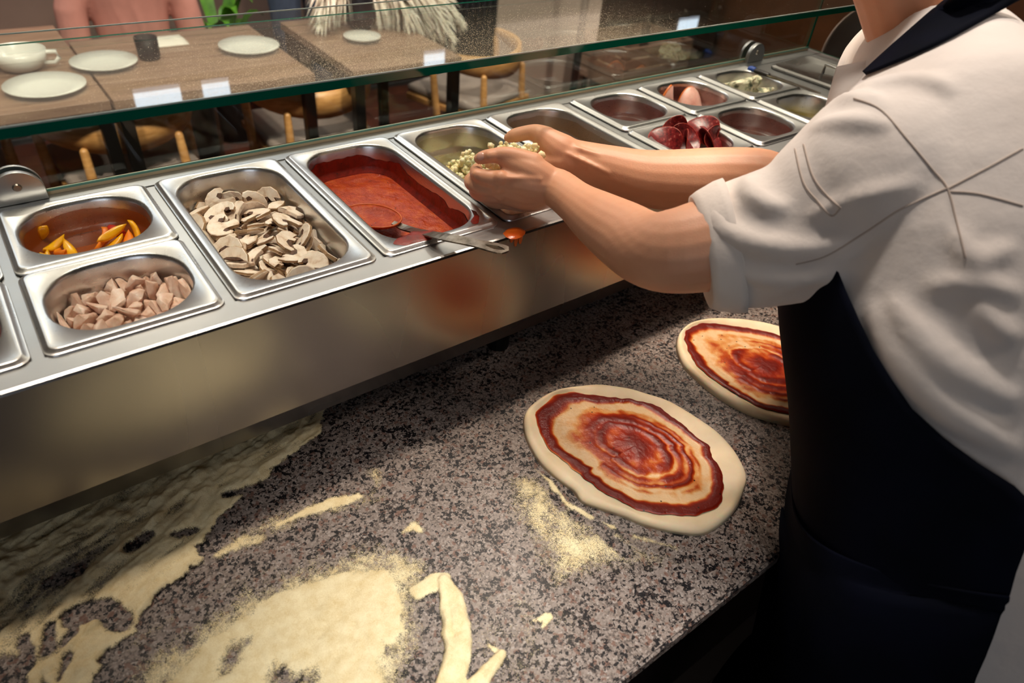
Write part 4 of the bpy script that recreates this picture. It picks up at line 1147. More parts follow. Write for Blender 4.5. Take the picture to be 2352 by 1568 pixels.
while len(pts) < 270:
    u, v, t = r.gauss(1176, 36), r.gauss(366, 17), r.gauss(.972, .02)
    if not (1118 < u < 1246 and 326 < v < 402 and .935 < t < 1.02): continue
    if v < 326+abs(u-1160)*.12: continue
    pts.append(at_d(u, v, t))
crumbs('cheese_handful', pts, 'pale yellow crumbled cheese held in the two cupped hands', 2)
# --- salami
SAL = cvar('salami', [(.35, '4a0d10'), (.5, '74161a'), (.62, '8c2424'), (.74, 'b87a70')], 170, .32, .35, 260, .0006, .1, 3); SRIM = simple('salami_skin', '9c3020', .4)
def salami(R=.031, cup=9.):
    mb = MB(); rg = []
    for s, z in ((.02, 0), (.3, 0), (.6, 0), (.85, 0), (.97, 0), (1, .0004), (1, .0014), (.97, .0018), (.85, .0018), (.6, .0018), (.3, .0018), (.02, .0018)):
        rg.append([Vector((R*s*math.cos(2*math.pi*k/28), R*s*math.sin(2*math.pi*k/28), z+cup*(R*s*math.cos(2*math.pi*k/28))**2+.6*cup*(R*s)**2*math.sin(4*math.pi*k/28+1))) for k in range(28)])
    mb.loft(rg); mb.mi = [1 if 4*28 <= i < 7*28 else 0 for i in range(len(mb.f))]; mb.m = 1
    return recalc(mb.build('salami_slice', [SAL, SRIM], None, True))
s0 = None
for k, (u, v, z, n, sp, lab) in enumerate([(1524, 328, -.004, (-.35, -.55, .75), .3, 'dark red salami round leaning at the front left of its pan'), (1553, 309, -.002, (-.1, -.75, .65), 1.1, 'upright salami round behind the left-leaning one'), (1569, 326, -.006, (-.5, -.55, .65), 2., 'salami round leaning in the middle of the pan'),
        (1612, 300, .002, (-.3, -.4, .85), .4, 'topmost salami round with pale rim at the back'), (1634, 318, -.004, (.25, -.5, .8), 2.6, 'salami round sloping to the right wall'), (1640, 330, -.012, (.3, -.75, .6), .9, 'lower salami round at the right of the pan'), (1583, 338, -.006, (.45, -.6, .65), 1.7, 'folded salami round seen edge-on in front'), (1540, 343, -.018, (.1, -.3, .9), 0., 'flat salami round half hidden by the forearm')]):
    if s0 is None: s0 = o = salami()
    else: o = s0.copy(); COL.objects.link(o)
    o.rotation_mode = 'XYZ'; o.location = at_z(u, v, z); o.rotation_euler = (Vector(n).to_track_quat('Z', 'Y') @ Euler((0, 0, sp)).to_quaternion()).to_euler(); tag(o, lab, 'salami', 'salami rounds in the pan')
# --- ham, blue cheese, scraps
HAM = cvar('cooked_ham', [(.3, 'd08e80'), (.6, 'e6b4a6')], 40, .35, .2, 160, .0006, .25); HRIM = simple('ham_rind', 'c8641e', .4)
def ham(L, h, lab, loc, rot):
    mb = MB(); rg = []
    for i in range(13):
        a = (i/12-.5)*1.5; x = L*math.sin(a)*.75; y = L*(1-math.cos(a))*.8; hh = h*(1-.35*(i/6-1)**2)
        rg.append([Vector((x, y-.003, 0)), Vector((x, y-.003, hh*.6)), Vector((x, y-.003, hh)), Vector((x, y, hh+.003)), Vector((x, y+.003, hh)), Vector((x, y+.003, hh*.6)), Vector((x, y+.003, 0))])
    mb.loft(rg); mb.mi = [1 if (i % 7) in (2, 3) else 0 for i in range(len(mb.f))]; mb.m = 1
    o = recalc(mb.build('ham_slice', [HAM, HRIM], None, True)); o.location = loc; o.rotation_euler = rot; return tag(o, lab, 'ham', 'ham slices')
Lh = PANS['ham'][0].location
ham(.05, .066, 'pink ham slice with orange rind standing at the far wall of its pan', Lh+Vector((-.032, .016, -.05)), (-.25, 0, .35))
ham(.056, .07, 'pink ham slice lying against the front right corner of the pan', Lh+Vector((.028, -.004, -.056)), (-.7, 0, -.25))
BLUE = NT('blue_cheese'); co_ = BLUE.coord(); BLUE.P(Base_Color=BLUE.ramp(BLUE.noise(75, 5, .7, co_), [(.36, lin('4f5a48')), (.45, lin('a8a584')), (.52, lin('e8dfbe')), (.7, lin('f2ebd2'))]), Roughness=.6, Subsurface_Weight=.2, Subsurface_Scale=.004); BLUE.bump(BLUE.noise(160, 4, .6, co_), .7, .002); BLUE = BLUE.m
Lb = PANS['blue'][0].location
for k, (sz, d, lab) in enumerate([((.10, .072, .088), (-.018, .010, -.024), 'big wedge of crumbly blue cheese in the back pan'), ((.078, .055, .062), (.026, -.010, -.028), 'smaller torn block of blue cheese with golden rind'), ((.026, .022, .020), (.052, -.024, -.034), 'crumb of blue cheese at the right pan wall')]):
    o = chunk('blue_cheese', 40+k, sz, BLUE, 2, .003, 18, 70); o.location = Lb+Vector(d); tag(o, lab, 'cheese', 'blue cheese')
SCR = cvar('bacon_scrap', [(.35, 'd4703a'), (.5, 'e8b09a'), (.7, 'f2d2c2')], 70, .4, .3, 200, .0008, .2)
Lq = PANS['bits'][0].location
b0 = None
for k in range(9):
    o = chunk('bacon_bit', 60+k % 3, (.026, .012, .009), SCR, 1, .0015); o.location = Lq+Vector((.020+.012*(k % 4), -.030+.012*(k//4)-.004*(k % 2), -.048+.008*(k//4))); o.rotation_euler = (.2*k, .3, k*1.1)
    tag(o, 'small shredded bacon bit at the front of the back-row pan', 'bacon', 'bacon bits')
o = chunk('meat_scrap', 71, (.018, .014, .012), HAM, 1, .001); o.location = PANS['pink'][0].location+Vector((-.050, .020, -.034)); tag(o, 'lone pink scrap of meat on the pan wall', 'meat')
# ------------------------------------------------------------------ pizza bases on the worktop
DOUGH = cvar('raw_dough', [(.3, 'e3caa2'), (.7, 'eedab8')], 22, .6, .25, 90, .0008, .3)
PSAUCE = sauce_mat('spread_sauce', [(0., 'dcb88c'), (.16, 'd09050'), (.34, 'b04810'), (.55, '8a2206'), (.9, '641003')], .3, 230, .5, .0014, 'thick', .25)
def K3(p): return [(x/2.703+1150, y/2.703+680) for x, y in p]
def closed(pts, n):
    P = [Vector(at_z(u, v, GZ+.004)) for u, v in pts]; P = [(p.x, p.y) for p in P]
    S_ = spline([P[-1]]+P+P[:2], (len(P)+2)*12+1)[12:-12]; d = np.r_[0, np.cumsum(np.hypot(*np.diff(S_, axis=0).T))]
    q = np.linspace(0, d[-1], n+1)[:-1]; return np.c_[np.interp(q, d, S_[:, 0]), np.interp(q, d, S_[:, 1])]
def by_angle(poly, c, n=144):
    a = np.arctan2(poly[:, 1]-c[1], poly[:, 0]-c[0]); r = np.hypot(poly[:, 1]-c[1], poly[:, 0]-c[0]); o = np.argsort(a); a, r = a[o], r[o]
    th = np.linspace(-math.pi, math.pi, n+1)[:-1]; return th, np.interp(th, np.r_[a[-1]-2*math.pi, a, a[0]+2*math.pi], np.r_[r[-1], r, r[0]])
def pizza(outer, sauce, centre, label, seed, swirl=True):
    c = Vector(at_z(*centre, GZ+.004)); root = None
    th, ro = by_angle(closed(outer, 400), (c.x, c.y)); n = len(th)
    th, rs = by_angle(closed(sauce, 400), (c.x, c.y)) if sauce else (th, ro*.8)
    def hz(s, k):     # dough height: thin middle, thicker rounded border
        a = rs[k]/ro[k]; x = (s-a)/(1-a)
        h = .0055 if x < 0 else .0055+.0055*math.sin(min(1, x/.75)*math.pi/2)
        if x > .6: h *= math.sqrt(max(0, 1-((x-.6)/.4)**2))*.85+.15*(x < .999)
        return h
    R = [Vector((0, 0))]; rings = []
    S_ = [0.03]+[i/26 for i in range(1, 19)]+[.7+.3*i/24 for i in range(1, 25)]
    for s in S_:
        ring = []
        for k in range(n):
            x, y = math.cos(th[k])*ro[k]*s, math.sin(th[k])*ro[k]*s
            ring.append(Vector((x, y, hz(s, k)+.0009*noise.noise(Vector((x*35, y*35, seed)))*(s < .99))))
        rings.append(ring)
    rings.append([Vector((p.x*.985, p.y*.985, 0)) for p in rings[-1]])
    mb = MB(); mb.loft(rings, True, True); o = recalc(mb.build('pizza_base', DOUGH, None, True)); o.location = (c.x, c.y, GZ+T); tag(o, label, 'pizza', 'sauced pizza bases')
    if not sauce: return o
    sr, tk = [], []
    M_ = 56
    for i in range(M_+1):
        s = i/M_; s = max(s, .004); ring = []
        for k in range(n):
            wob = noise.noise(Vector((math.cos(th[k])*1.3, math.sin(th[k])*1.3, seed+s*1.5)))
            e = 1+.03*noise.noise(Vector((math.cos(th[k])*9, math.sin(th[k])*9, seed)))
            x, y = math.cos(th[k])*rs[k]*s*e, math.sin(th[k])*rs[k]*s*e; q = Vector((x, y, seed*.1))
            q_ = s+.07*wob+.035*(th[k]/math.pi)
            g = lambda m, w: math.exp(-((q_-m)/w)**2)
            front = .5+.5*math.cos(th[k]+1.1)      # the ladle drew arcs on the near side
            n0 = noise.noise(Vector((x*9, y*9, seed*3.)))
            brk = max(0, min(1, .55+1.3*noise.noise(Vector((x*22, y*22, seed+4.)))))
            t = (.9*g(.0, .2)+.25*g(.12, .25))*(.8+.5*n0)+(1.1+.3*n0)*g(.95, .075+.03*wob)+.75*brk*g(.36, .055)+(.75*front)*brk*g(.50, .04)+.7*front*g(.60, .025)+.5*front*brk*g(.70, .02)+(1-front)*(.5+n0)*g(.5, .12)
            t += .14+.2*noise.noise(q*40)+.16*noise.noise(q*13)+.16*noise.noise(q*95)-.3*g(.8, .06)-.22*g(.43, .02)
            t = max(0, min(1, t)); 
            if i == M_: t *= .5
            ring.append(Vector((x, y, hz(s*rs[k]/ro[k]*.995, k)+.0011+.0026*t+.0004*noise.noise(q*160)))); tk.append(t)
        sr.append(ring)
    mb = MB(); mb.loft(sr, True, False); sa = mb.build('tomato_sauce', PSAUCE, None, True); sa.location = o.location; attach2(sa, o)
    at = sa.data.attributes.new('thick', 'FLOAT', 'POINT'); at.data.foreach_set('value', tk); return o
pizza(K3([(140, 760), (180, 690), (300, 610), (450, 570), (600, 553), (800, 580), (950, 625), (1060, 665), (1200, 745), (1350, 850), (1450, 960), (1510, 1060), (1530, 1140), (1510, 1210), (1480, 1290), (1420, 1370), (1330, 1440), (1240, 1475), (1100, 1465), (900, 1420), (750, 1360), (600, 1310), (500, 1270), (455, 1210), (350, 1130), (250, 1040), (190, 950), (150, 860)]),
      K3([(220, 750), (270, 680), (350, 620), (450, 605), (560, 620), (720, 640), (830, 655), (960, 690), (1060, 760), (1130, 810), (1200, 880), (1290, 940), (1310, 1010), (1350, 1060), (1370, 1130), (1385, 1220), (1365, 1290), (1300, 1340), (1180, 1370), (1030, 1365), (880, 1340), (760, 1290), (660, 1240), (560, 1170), (470, 1100), (390, 1030), (300, 960), (250, 870)]),
      (1463, 1025), 'oval raw pizza base with swirled tomato sauce, nearest one on the granite', 1)
pizza(K3([(1090, 290), (1110, 230), (1180, 175), (1290, 148), (1400, 143), (1550, 155), (1700, 185), (1820, 225), (1950, 300), (2100, 420), (2180, 560), (2180, 690), (2100, 780), (1980, 815), (1830, 805), (1740, 785), (1600, 750), (1500, 710), (1400, 655), (1290, 580), (1210, 510), (1140, 440), (1100, 360)]),
      K3([(1140, 260), (1180, 200), (1290, 175), (1370, 185), (1500, 200), (1640, 225), (1760, 265), (1830, 300), (1950, 380), (2050, 480), (2110, 590), (2100, 680), (2000, 740), (1840, 745), (1700, 725), (1600, 695), (1500, 640), (1400, 580), (1300, 510), (1220, 440), (1160, 340)]),
      (1755, 840), 'raw pizza base with swirled sauce half hidden behind the apron', 2)
pizza([(1797, 690), (1805, 660), (1840, 640), (1900, 640), (1980, 665), (2040, 710), (2050, 750), (2000, 780), (1920, 775), (1850, 755), (1812, 722)], [(1818, 690), (1830, 668), (1860, 655), (1910, 657), (1975, 680), (2020, 715), (2025, 742), (1985, 762), (1920, 757), (1860, 740), (1830, 715)], (1915, 708), 'third pizza base, only its pale edge shows beside the apron', 3)
# ------------------------------------------------------------------ semolina flour strewn on the granite
FL = NT('semolina_flour'); co_ = FL.coord(); a_ = FL.n('ShaderNodeAttribute', attribute_name='dens').outputs['Fac']
g_ = FL.math('ADD', FL.math('MULTIPLY', FL.noise(1500, 2, .6, co_), .75), FL.math('MULTIPLY', FL.noise(260, 3, .65, co_), .25))
al_ = FL.math('MULTIPLY', FL.math('SUBTRACT', FL.math('ADD', FL.math('MULTIPLY', a_, .62), .22), g_), 14., True)
FL.P(Base_Color=FL.ramp(FL.math('ADD', FL.math('MULTIPLY', FL.noise(70, 4, .6, co_), .45), FL.math('MULTIPLY', FL.noise(1400, 2, .7, co_), .55)), [(.32, lin('d2b781')), (.6, lin('f2e3ba'))]), Roughness=.95, Specular_IOR_Level=.05, Alpha=al_)
FL.bump(FL.noise(380, 4, .7, co_), .6, .0014)
gx = np.arange(-.50, .74, .0018); gy = np.arange(-.487, .07, .0018); GXX, GYY = np.meshgrid(gx, gy); D = np.zeros_like(GXX); HH = np.zeros_like(GXX)
def gpts(px): return np.array([tuple(at_z(u, v, GZ)[:2]) for u, v in px])
def fbm(f, s, oct=3):
    # cheap value noise on the grid
    out = np.zeros_like(GXX); amp = 1.; tot = 0
    rg = np.random.RandomState(s)
    for _ in range(oct):
        n = 64; tab = rg.rand(n, n); X, Y = GXX*f+100, GYY*f+100; xi, yi = np.floor(X).astype(int), np.floor(Y).astype(int); fx, fy = X-xi, Y-yi; fx = fx*fx*(3-2*fx); fy = fy*fy*(3-2*fy)
        v = (tab[xi % n, yi % n]*(1-fx)+tab[(xi+1) % n, yi % n]*fx)*(1-fy)+(tab[xi % n, (yi+1) % n]*(1-fx)+tab[(xi+1) % n, (yi+1) % n]*fx)*fy
        out += v*amp; tot += amp; amp *= .5; f *= 2.1
    return out/tot
def sd_poly(P):
    d = np.full(GXX.shape, 1e9); ins = np.zeros(GXX.shape, bool); n = len(P)
    for i in range(n):
        a, b = P[i], P[(i+1) % n]; e = b-a; wx, wy = GXX-a[0], GYY-a[1]; t = np.clip((wx*e[0]+wy*e[1])/(e@e), 0, 1)
        d = np.minimum(d, np.hypot(wx-e[0]*t, wy-e[1]*t))
        c = ((a[1] > GYY) != (b[1] > GYY)) & (GXX < (b[0]-a[0])*(GYY-a[1])/(b[1]-a[1]+1e-12)+a[0]); ins ^= c
    return np.where(ins, -d, d)
def sd_line(P, wds):
    d = np.full(GXX.shape, 1e9)
    for i in range(len(P)-1):
        a, b = P[i], P[i+1]; e = b-a; wx, wy = GXX-a[0], GYY-a[1]; t = np.clip((wx*e[0]+wy*e[1])/(e@e), 0, 1)
        d = np.minimum(d, np.hypot(wx-e[0]*t, wy-e[1]*t)-(wds[i]+(wds[i+1]-wds[i])*t))
    return d
def put(sd, amp, soft, h=0., n=None):
    global D, HH
    m = np.clip(.5-sd/soft/2, 0, 1); m = m*m*(3-2*m)
    if n is not None: m = m*np.clip(n, 0, 1)
    D = np.maximum(D, m*amp); HH = np.maximum(HH, m*h)
def cut(sd, amp, soft):
    global D, HH
    m = np.clip(.5-sd/soft/2, 0, 1); D = D*(1-m*amp); HH = HH*(1-m*amp)
def streak(f, s, ang, k):
    # noise drawn out along one direction: the sweep of a hand
    global GXX, GYY
    X, Y = GXX, GYY; c, q = math.cos(ang), math.sin(ang)
    GXX, GYY = (X*c+Y*q)*k+.02*np.sin(Y*40), -X*q+Y*c+.006*np.sin(X*25+Y*30); r = fbm(f, s, 4); GXX, GYY = X, Y; return r
n1, n2, n3 = fbm(25, 1), fbm(60, 2), fbm(140, 3)
st1 = streak(55, 7, .62, .16); st2 = streak(120, 8, .55, .12)
def wob(a): return (n1-.5)*a+(n2-.5)*a*.8+(n3-.5)*a*.5
# the wide powdered field round the main heap, then the heap itself
put(sd_poly(gpts([(210, 1620), (420, 1440), (560, 1350), (700, 1280), (860, 1240), (980, 1280), (1040, 1330), (960, 1380), (960, 1500), (930, 1700), (300, 1800)]))+wob(.03), .62, .035, .0002, .35+1.1*n2)
put(sd_poly(gpts([(380, 1600), (470, 1480), (590, 1395), (700, 1335), (790, 1312), (880, 1318), (912, 1350), (922, 1410), (928, 1452), (905, 1475), (880, 1478), (868, 1510), (880, 1545), (900, 1580), (930, 1700), (400, 1800)]))+wob(.016), 1., .010, .0028, .72+.6*n2)
for px, w in (([(700, 1560), (660, 1600)], .016), ([(560, 1480), (520, 1520)], .010), ([(640, 1555), (600, 1590)], .012)): cut(sd_line(gpts(px), [w, w])+wob(.02), .65, .010)
# hooked ridge, short ridge and the small flakes
put(sd_line(gpts([(960, 1362), (1000, 1338), (1022, 1328)]), [.009, .012, .006])+wob(.006), .95, .005, .003)
put(sd_line(gpts([(1018, 1335), (1036, 1380), (1048, 1440), (1050, 1500), (1036, 1560), (1020, 1620)]), [.007, .013, .0145, .0145, .013, .015])+wob(.006), 1., .004, .006)
cut(sd_line(gpts([(1014, 1338), (1030, 1400), (1040, 1480)]), [.0004, .001, .0006]), .25, .002)
put(sd_line(gpts([(1152, 1505), (1128, 1535), (1090, 1585)]), [.006, .008, .010])+wob(.004), 1., .003, .0055); put(sd_line(gpts([(1120, 1480), (1150, 1505)]), [.001, .005]), .9, .004, .001)
put(sd_line(gpts([(1225, 1425), (1262, 1418), (1245, 1440)]), [.003, .005, .002])+wob(.005), .85, .004, .0006); put(sd_line(gpts([(925, 1222), (950, 1208), (965, 1218)]), [.003, .007, .004])+wob(.006), .8, .008, .0005)
# thick smear that runs back under the unit on the left
A = sd_poly(gpts([(-300, 1250), (0, 1090), (250, 1000), (420, 940), (620, 890), (780, 880), (745, 960), (740, 1000), (690, 1040), (640, 1085), (560, 1150), (500, 1215), (450, 1260), (468, 1290), (440, 1318), (410, 1340), (340, 1410), (270, 1490), (190, 1590), (-100, 1800), (-500, 1700)]))
put(A+wob(.016)+(st1-.5)*.03, .98, .005, .0052, .30+1.05*st1); HH = np.where(A < .01, HH*np.clip(.1+1.8*(st2*.6+st1*.4), 0, 2), HH)
for px, w in (([(300, 1260), (340, 1235)], .007), ([(400, 1230), (450, 1222)], .003), ([(110, 1340), (180, 1310)], .007), ([(170, 1420), (235, 1400), (280, 1430)], .012), ([(60, 1470), (68, 1520), (60, 1550)], .0045), ([(120, 1440), (112, 1490)], .006), ([(160, 1510), (140, 1560)], .005), ([(100, 1560), (110, 1600)], .005), ([(520, 1140), (600, 1120)], .006), ([(0, 1560), (20, 1590)], .02), ([(170, 1450), (150, 1480)], .003)):
    cut(sd_line(gpts(px), [w]*len(px))+wob(.008), .9, .004)
put(sd_line(gpts([(600, 1130), (690, 1050), (740, 990)]), [.004, .008, .004])+wob(.03), .4, .02, 0, .4+n2)
# streaks between the heap and the smear
put(sd_line(gpts([(500, 1275), (560, 1245), (600, 1240)]), [.006, .012, .006])+wob(.014), .8, .010, .0006, .6+.7*n2)
put(sd_line(gpts([(640, 1205), (700, 1178), (760, 1158), (820, 1140)]), [.004, .006, .009, .006])+wob(.008), .9, .007, .001); put(sd_line(gpts([(540, 1235), (640, 1205), (700, 1178), (830, 1150), (880, 1140)]), [.012, .016, .014, .014, .006])+wob(.02), .5, .012, 0, .4+n2)
put(sd_line(gpts([(840, 1145), (870, 1120), (860, 1085)]), [.004, .006, .01])+wob(.012), .5, .014); put(sd_line(gpts([(300, 1480), (420, 1400), (520, 1350), (640, 1300)]), [.012]*4)+wob(.03), .42, .02, 0, .4+n2)
# fine dusting by the nearest pizza
put(sd_poly(gpts([(1160, 1095), (1215, 1085), (1260, 1110), (1330, 1180), (1430, 1230), (1540, 1280), (1520, 1300), (1400, 1300), (1330, 1330), (1270, 1350), (1230, 1260), (1180, 1190)]))+wob(.02), .66, .045, 0, .5+.8*n2)
put(sd_line(gpts([(1225, 1075), (1262, 1105), (1292, 1150), (1330, 1175), (1380, 1200), (1420, 1215), (1460, 1232)]), [.001, .003, .004, .006, .004, .003, .002])+wob(.005), .8, .005, .0005, .55+.8*n3)
put(sd_line(gpts([(1205, 1110), (1245, 1135)]), [.012, .012])+wob(.01), .6, .02, .0003); put(sd_line(gpts([(1350, 1235), (1430, 1230), (1480, 1238), (1550, 1258)]), [.004]*4)+wob(.006), .6, .006, .0003); put(sd_line(gpts([(1310, 1330), (1380, 1290), (1480, 1285), (1560, 1296)]), [.002]*4)+wob(.005), .55, .006)
for px, w in (([(1275, 1140), (1290, 1165)], .003), ([(1320, 1180), (1335, 1190)], .004), ([(1370, 1200), (1400, 1240), (1440, 1268)], .006), ([(1425, 1215), (1440, 1228)], .005)): cut(sd_line(gpts(px), [w]*len(px))+wob(.004), .9, .004)
put(sd_poly(gpts([(1130, 1140), (1250, 1090), (1620, 1260), (1500, 1340), (1250, 1480), (1150, 1300)])), .2, .08, 0, .4+n2)
put(sd_poly(gpts([(480, 1420), (620, 1180), (880, 1090), (1100, 1180), (1200, 1568), (500, 1700)])), .14, .1, 0, n2)
put(sd_poly(gpts([(900, 1420), (1000, 1280), (1200, 1260), (1420, 1400), (1300, 1700), (850, 1700)])), .38, .09, 0, .5+.6*n2)
D *= np.clip((GYY+.487)/.02, 0, 1)
keep = D > .045
H = HH*1.35*(.55+.9*n2)+HH*.5*(n3-.5)+D*.0002+.0002
idx = -np.ones(D.shape, int); q_ = keep[:-1, :-1] | keep[1:, :-1] | keep[:-1, 1:] | keep[1:, 1:]
um = np.zeros(D.shape, bool); um[:-1, :-1] |= q_; um[1:, :-1] |= q_; um[:-1, 1:] |= q_; um[1:, 1:] |= q_
idx[um] = np.arange(um.sum()); V_ = np.c_[GXX[um], GYY[um], H[um]+GZ+T]; jj, ii = np.nonzero(q_)
F_ = np.c_[idx[jj, ii], idx[jj, ii+1], idx[jj+1, ii+1], idx[jj+1, ii]]
me = bpy.data.meshes.new('flour'); me.from_pydata(V_.tolist(), [], F_.tolist()); me.materials.append(FL.m); me.polygons.foreach_set('use_smooth', [True]*len(me.polygons))
at = me.attributes.new('dens', 'FLOAT', 'POINT'); at.data.foreach_set('value', D[um].astype(np.float32))
fo = bpy.data.objects.new('flour', me); COL.objects.link(fo); tag(fo, 'cream semolina flour strewn and smeared over the granite worktop', 'flour', None, 'stuff')
# ------------------------------------------------------------------ dining room beyond the glass
OAK = NT('oiled_oak'); co_ = OAK.coord((1, 9, 9)); OAK.P(Base_Color=OAK.ramp(OAK.noise(6, 5, .6, co_), [(.3, lin('75594a')), (.7, lin('9a7d68'))]), Roughness=.32, Specular_IOR_Level=.5); OAK = OAK.m
BEECH = NT('honey_beech'); co_ = BEECH.coord((3, 3, 12)); BEECH.P(Base_Color=BEECH.ramp(BEECH.noise(7, 4, .6, co_), [(.3, lin('a3733f')), (.7, lin('cb9a5e'))]), Roughness=.4); BEECH = BEECH.m
CUSH = simple('grey_upholstery', '80746c', .9, var=.08, vscale=40, bump=.3, bscale=500)
def table(x0, x1, y0, y1, label, board=.16):
    r = empty('dining_table', Z((x0+x1)/2, (y0+y1)/2, ZF), label, 'table', 'dining tables')
    n = max(2, round((y1-y0)/board)); w = (y1-y0)/n
    for k in range(n): MB().box(Z(x0, y0+w*k+.0007, -.43), Z(x1, y0+w*(k+1)-.0007, -.40), .002).build('tabletop_board', OAK, r)
    for x in (x0+.004, x1-.044):
        for y in (y0+.004, y1-.07): MB().box(Z(x, y, ZF), Z(x+.04, y+.04, -.43), .002).build('leg', BLACKM, r)
        MB().box(Z(x, y0+.07, -.47), Z(x+.04, y1-.07, -.43)).build('rail', BLACKM, r)
    return r
table(-.62, .178, 1.765, 2.62, 'oak dining table with white plates and a cup on it')
table(.186, .850, 1.755, 2.40, 'oak dining table with black legs behind the tomato sauce pan')
table(.985, 1.46, 1.72, 2.40, 'oak dining table under the pale pampas plumes')
def chair_proto():
    r = empty('dining_chair', (0, 0, 0), 'x', 'chair', 'low beech armchairs')
    mb = MB(); rg = []
    for k in range(25):
        a = math.radians(-100+200*k/24); c = abs(k-12)/12; R_ = .245; z = .60+.055*c**1.5; hgt = .05*(1-.7*c**2)
        x, y = math.sin(a)*R_*1.02, -math.cos(a)*R_*.9; o = Vector((math.sin(a), -math.cos(a), 0))*(.008+.004*c); p = Vector((x, y, z))
        rg.append([p-o+Vector((0, 0, -hgt)), p+o+Vector((0, 0, -hgt)), p+o*1.3+Vector((0, 0, hgt*.2)), p+o+Vector((0, 0, hgt)), p-o+Vector((0, 0, hgt)), p-o*1.3+Vector((0, 0, hgt*.2))])
    mb.loft(rg); recalc(mb.build('backrest', BEECH, r, True))
    for sx in (-1, 1):
        MB().tube([(sx*.235, -.02, 0), (sx*.238, 0, .35), (sx*.243, .03, .625)], [.013, .019, .015], 10).build('leg', BEECH, r, True)
        MB().tube([(sx*.16, -.235, 0), (sx*.155, -.215, .35), (sx*.15, -.20, .57)], [.012, .018, .014], 10).build('leg', BEECH, r, True)
    MB().box((-.225, -.21, .385), (.225, .21, .415), .006).build('seat_frame', BEECH, r)
    MB().box((-.215, -.205, .415), (.215, .215, .455), .016).build('seat', CUSH, r, True)
    return r
ch = chair_proto()
for k, (x, y, a, lb) in enumerate(((.215, 2.045, .04, 'low beech armchair with curved back and grey seat behind two black table legs'), (.93, 2.05, -.06, 'low beech armchair tucked at the table behind the sauce pan'), (1.80, 2.15, .3, 'low beech armchair turned askew, between table end and beige pillar'), (-.36, 2.10, -.06, 'low beech armchair at the table with the white plates'))):
    o = ch if k == 0 else copy_tree(ch); o.location = Z(x, y, ZF); o.rotation_euler = (0, 0, a); o['label'] = lb
CHINA = simple('white_china', 'd2cec6', .25, Specular_IOR_Level=.5)
def lathe(prof, c, n=32):
    return MB().loft([[Vector((c[0]+r*math.cos(2*math.pi*k/n), c[1]+r*math.sin(2*math.pi*k/n), c[2]+z)) for k in range(n)] for r, z in prof])
def plate(c, R, lb):
    o = recalc(lathe([(R*.55, 0), (R*.6, .003), (R, .017), (R, .02), (R*.62, .006), (.004, .005)], Z(*c)).build('plate', CHINA, None, True)); tag(o, lb, 'plate', 'white plates')
plate((.24, 2.09, -.4), .105, 'white plate by the cup on the left oak table'); plate((.035, 1.925, -.4), .115, 'white plate nearest the glass on the left oak table'); plate((.74, 2.09, -.4), .11, 'grey white plate on the table behind the sauce pan'); plate((1.19, 2.05, -.4), .075, 'small white saucer under the pampas plumes')
cup = empty('tea_cup', Z(.05, 2.11, -.4), 'wide white cup with a handle beside two plates', 'cup')
recalc(lathe([(.035, 0), (.06, .012), (.078, .04), (.082, .065), (.078, .065), (.07, .03), (.01, .008)], Z(.05, 2.11, -.4)).build('cup_body', CHINA, cup, True))
MB().tube([Z(.125, 2.090, -.345), Z(.155, 2.085, -.345), Z(.16, 2.085, -.365), Z(.145, 2.088, -.38), Z(.115, 2.095, -.38)], .007, 10).build('handle', CHINA, cup, True)
cup.location += Vector((-.045, .03, 0))
tag(recalc(lathe([(.03, 0), (.036, .01), (.038, .075), (.034, .075), (.03, .012), (.004, .01)], Z(.39, 2.11, -.4)).build('mug', BLACKM, None, True)), 'black mug between the plate and a napkin', 'mug')
nap = MB(); nap.loft([[Vector(Z(.44+.02*i, 2.22+.016*j, -.399+.012*math.exp(-((j-4)/2)**2)*abs(math.sin(i*1.1)))) for j in range(9)] for i in range(7)], False, False, closed=False); o = nap.build('napkin', simple('white_linen', 'd9cfc2', .9), None, True); o.modifiers.new('t', 'SOLIDIFY').thickness = .002; tag(o, 'crumpled white napkin on the oak table by the black mug', 'napkin')
# plant behind the shelf edge
LEAF = cvar('leaf_green', [(.3, '2f5c12'), (.7, '5b9a22')], 20, .4)
pl = empty('potted_plant', Z(.93, 3.08, ZF), 'green leafy plant in a dark pot behind the glass shelf', 'plant')
recalc(lathe([(.11, 0), (.15, .38), (.155, .4), (.14, .4), (.13, .34), (.01, .33)], Z(.93, 3.08, ZF), 24).build('pot', simple('dark_clay', '2b2320', .6), pl, True))
r = random.Random(5)
for k in range(22):
    a = k*2.4; L = r.uniform(.16, .26); up = r.uniform(.25, .75); base = Vector(Z(.93, 3.08, ZF+.34+.02*(k % 5))); d = Vector((math.cos(a), math.sin(a), 0)); rg = []
    for i in range(8):
        t = i/7; p = base+d*(.03+L*t*.9)+Vector((0, 0, up*.42*math.sin(t*2.0)+.02)); w = .034*math.sin(math.pi*min(.98, t*.9+.08)); s = d.cross(Vector((0, 0, 1)))
        rg.append([p-s*w, p+Vector((0, 0, -.006)), p+s*w])
    mb = MB(); mb.loft(rg, False, False, closed=False); mb.build('leaf', LEAF, pl, True)
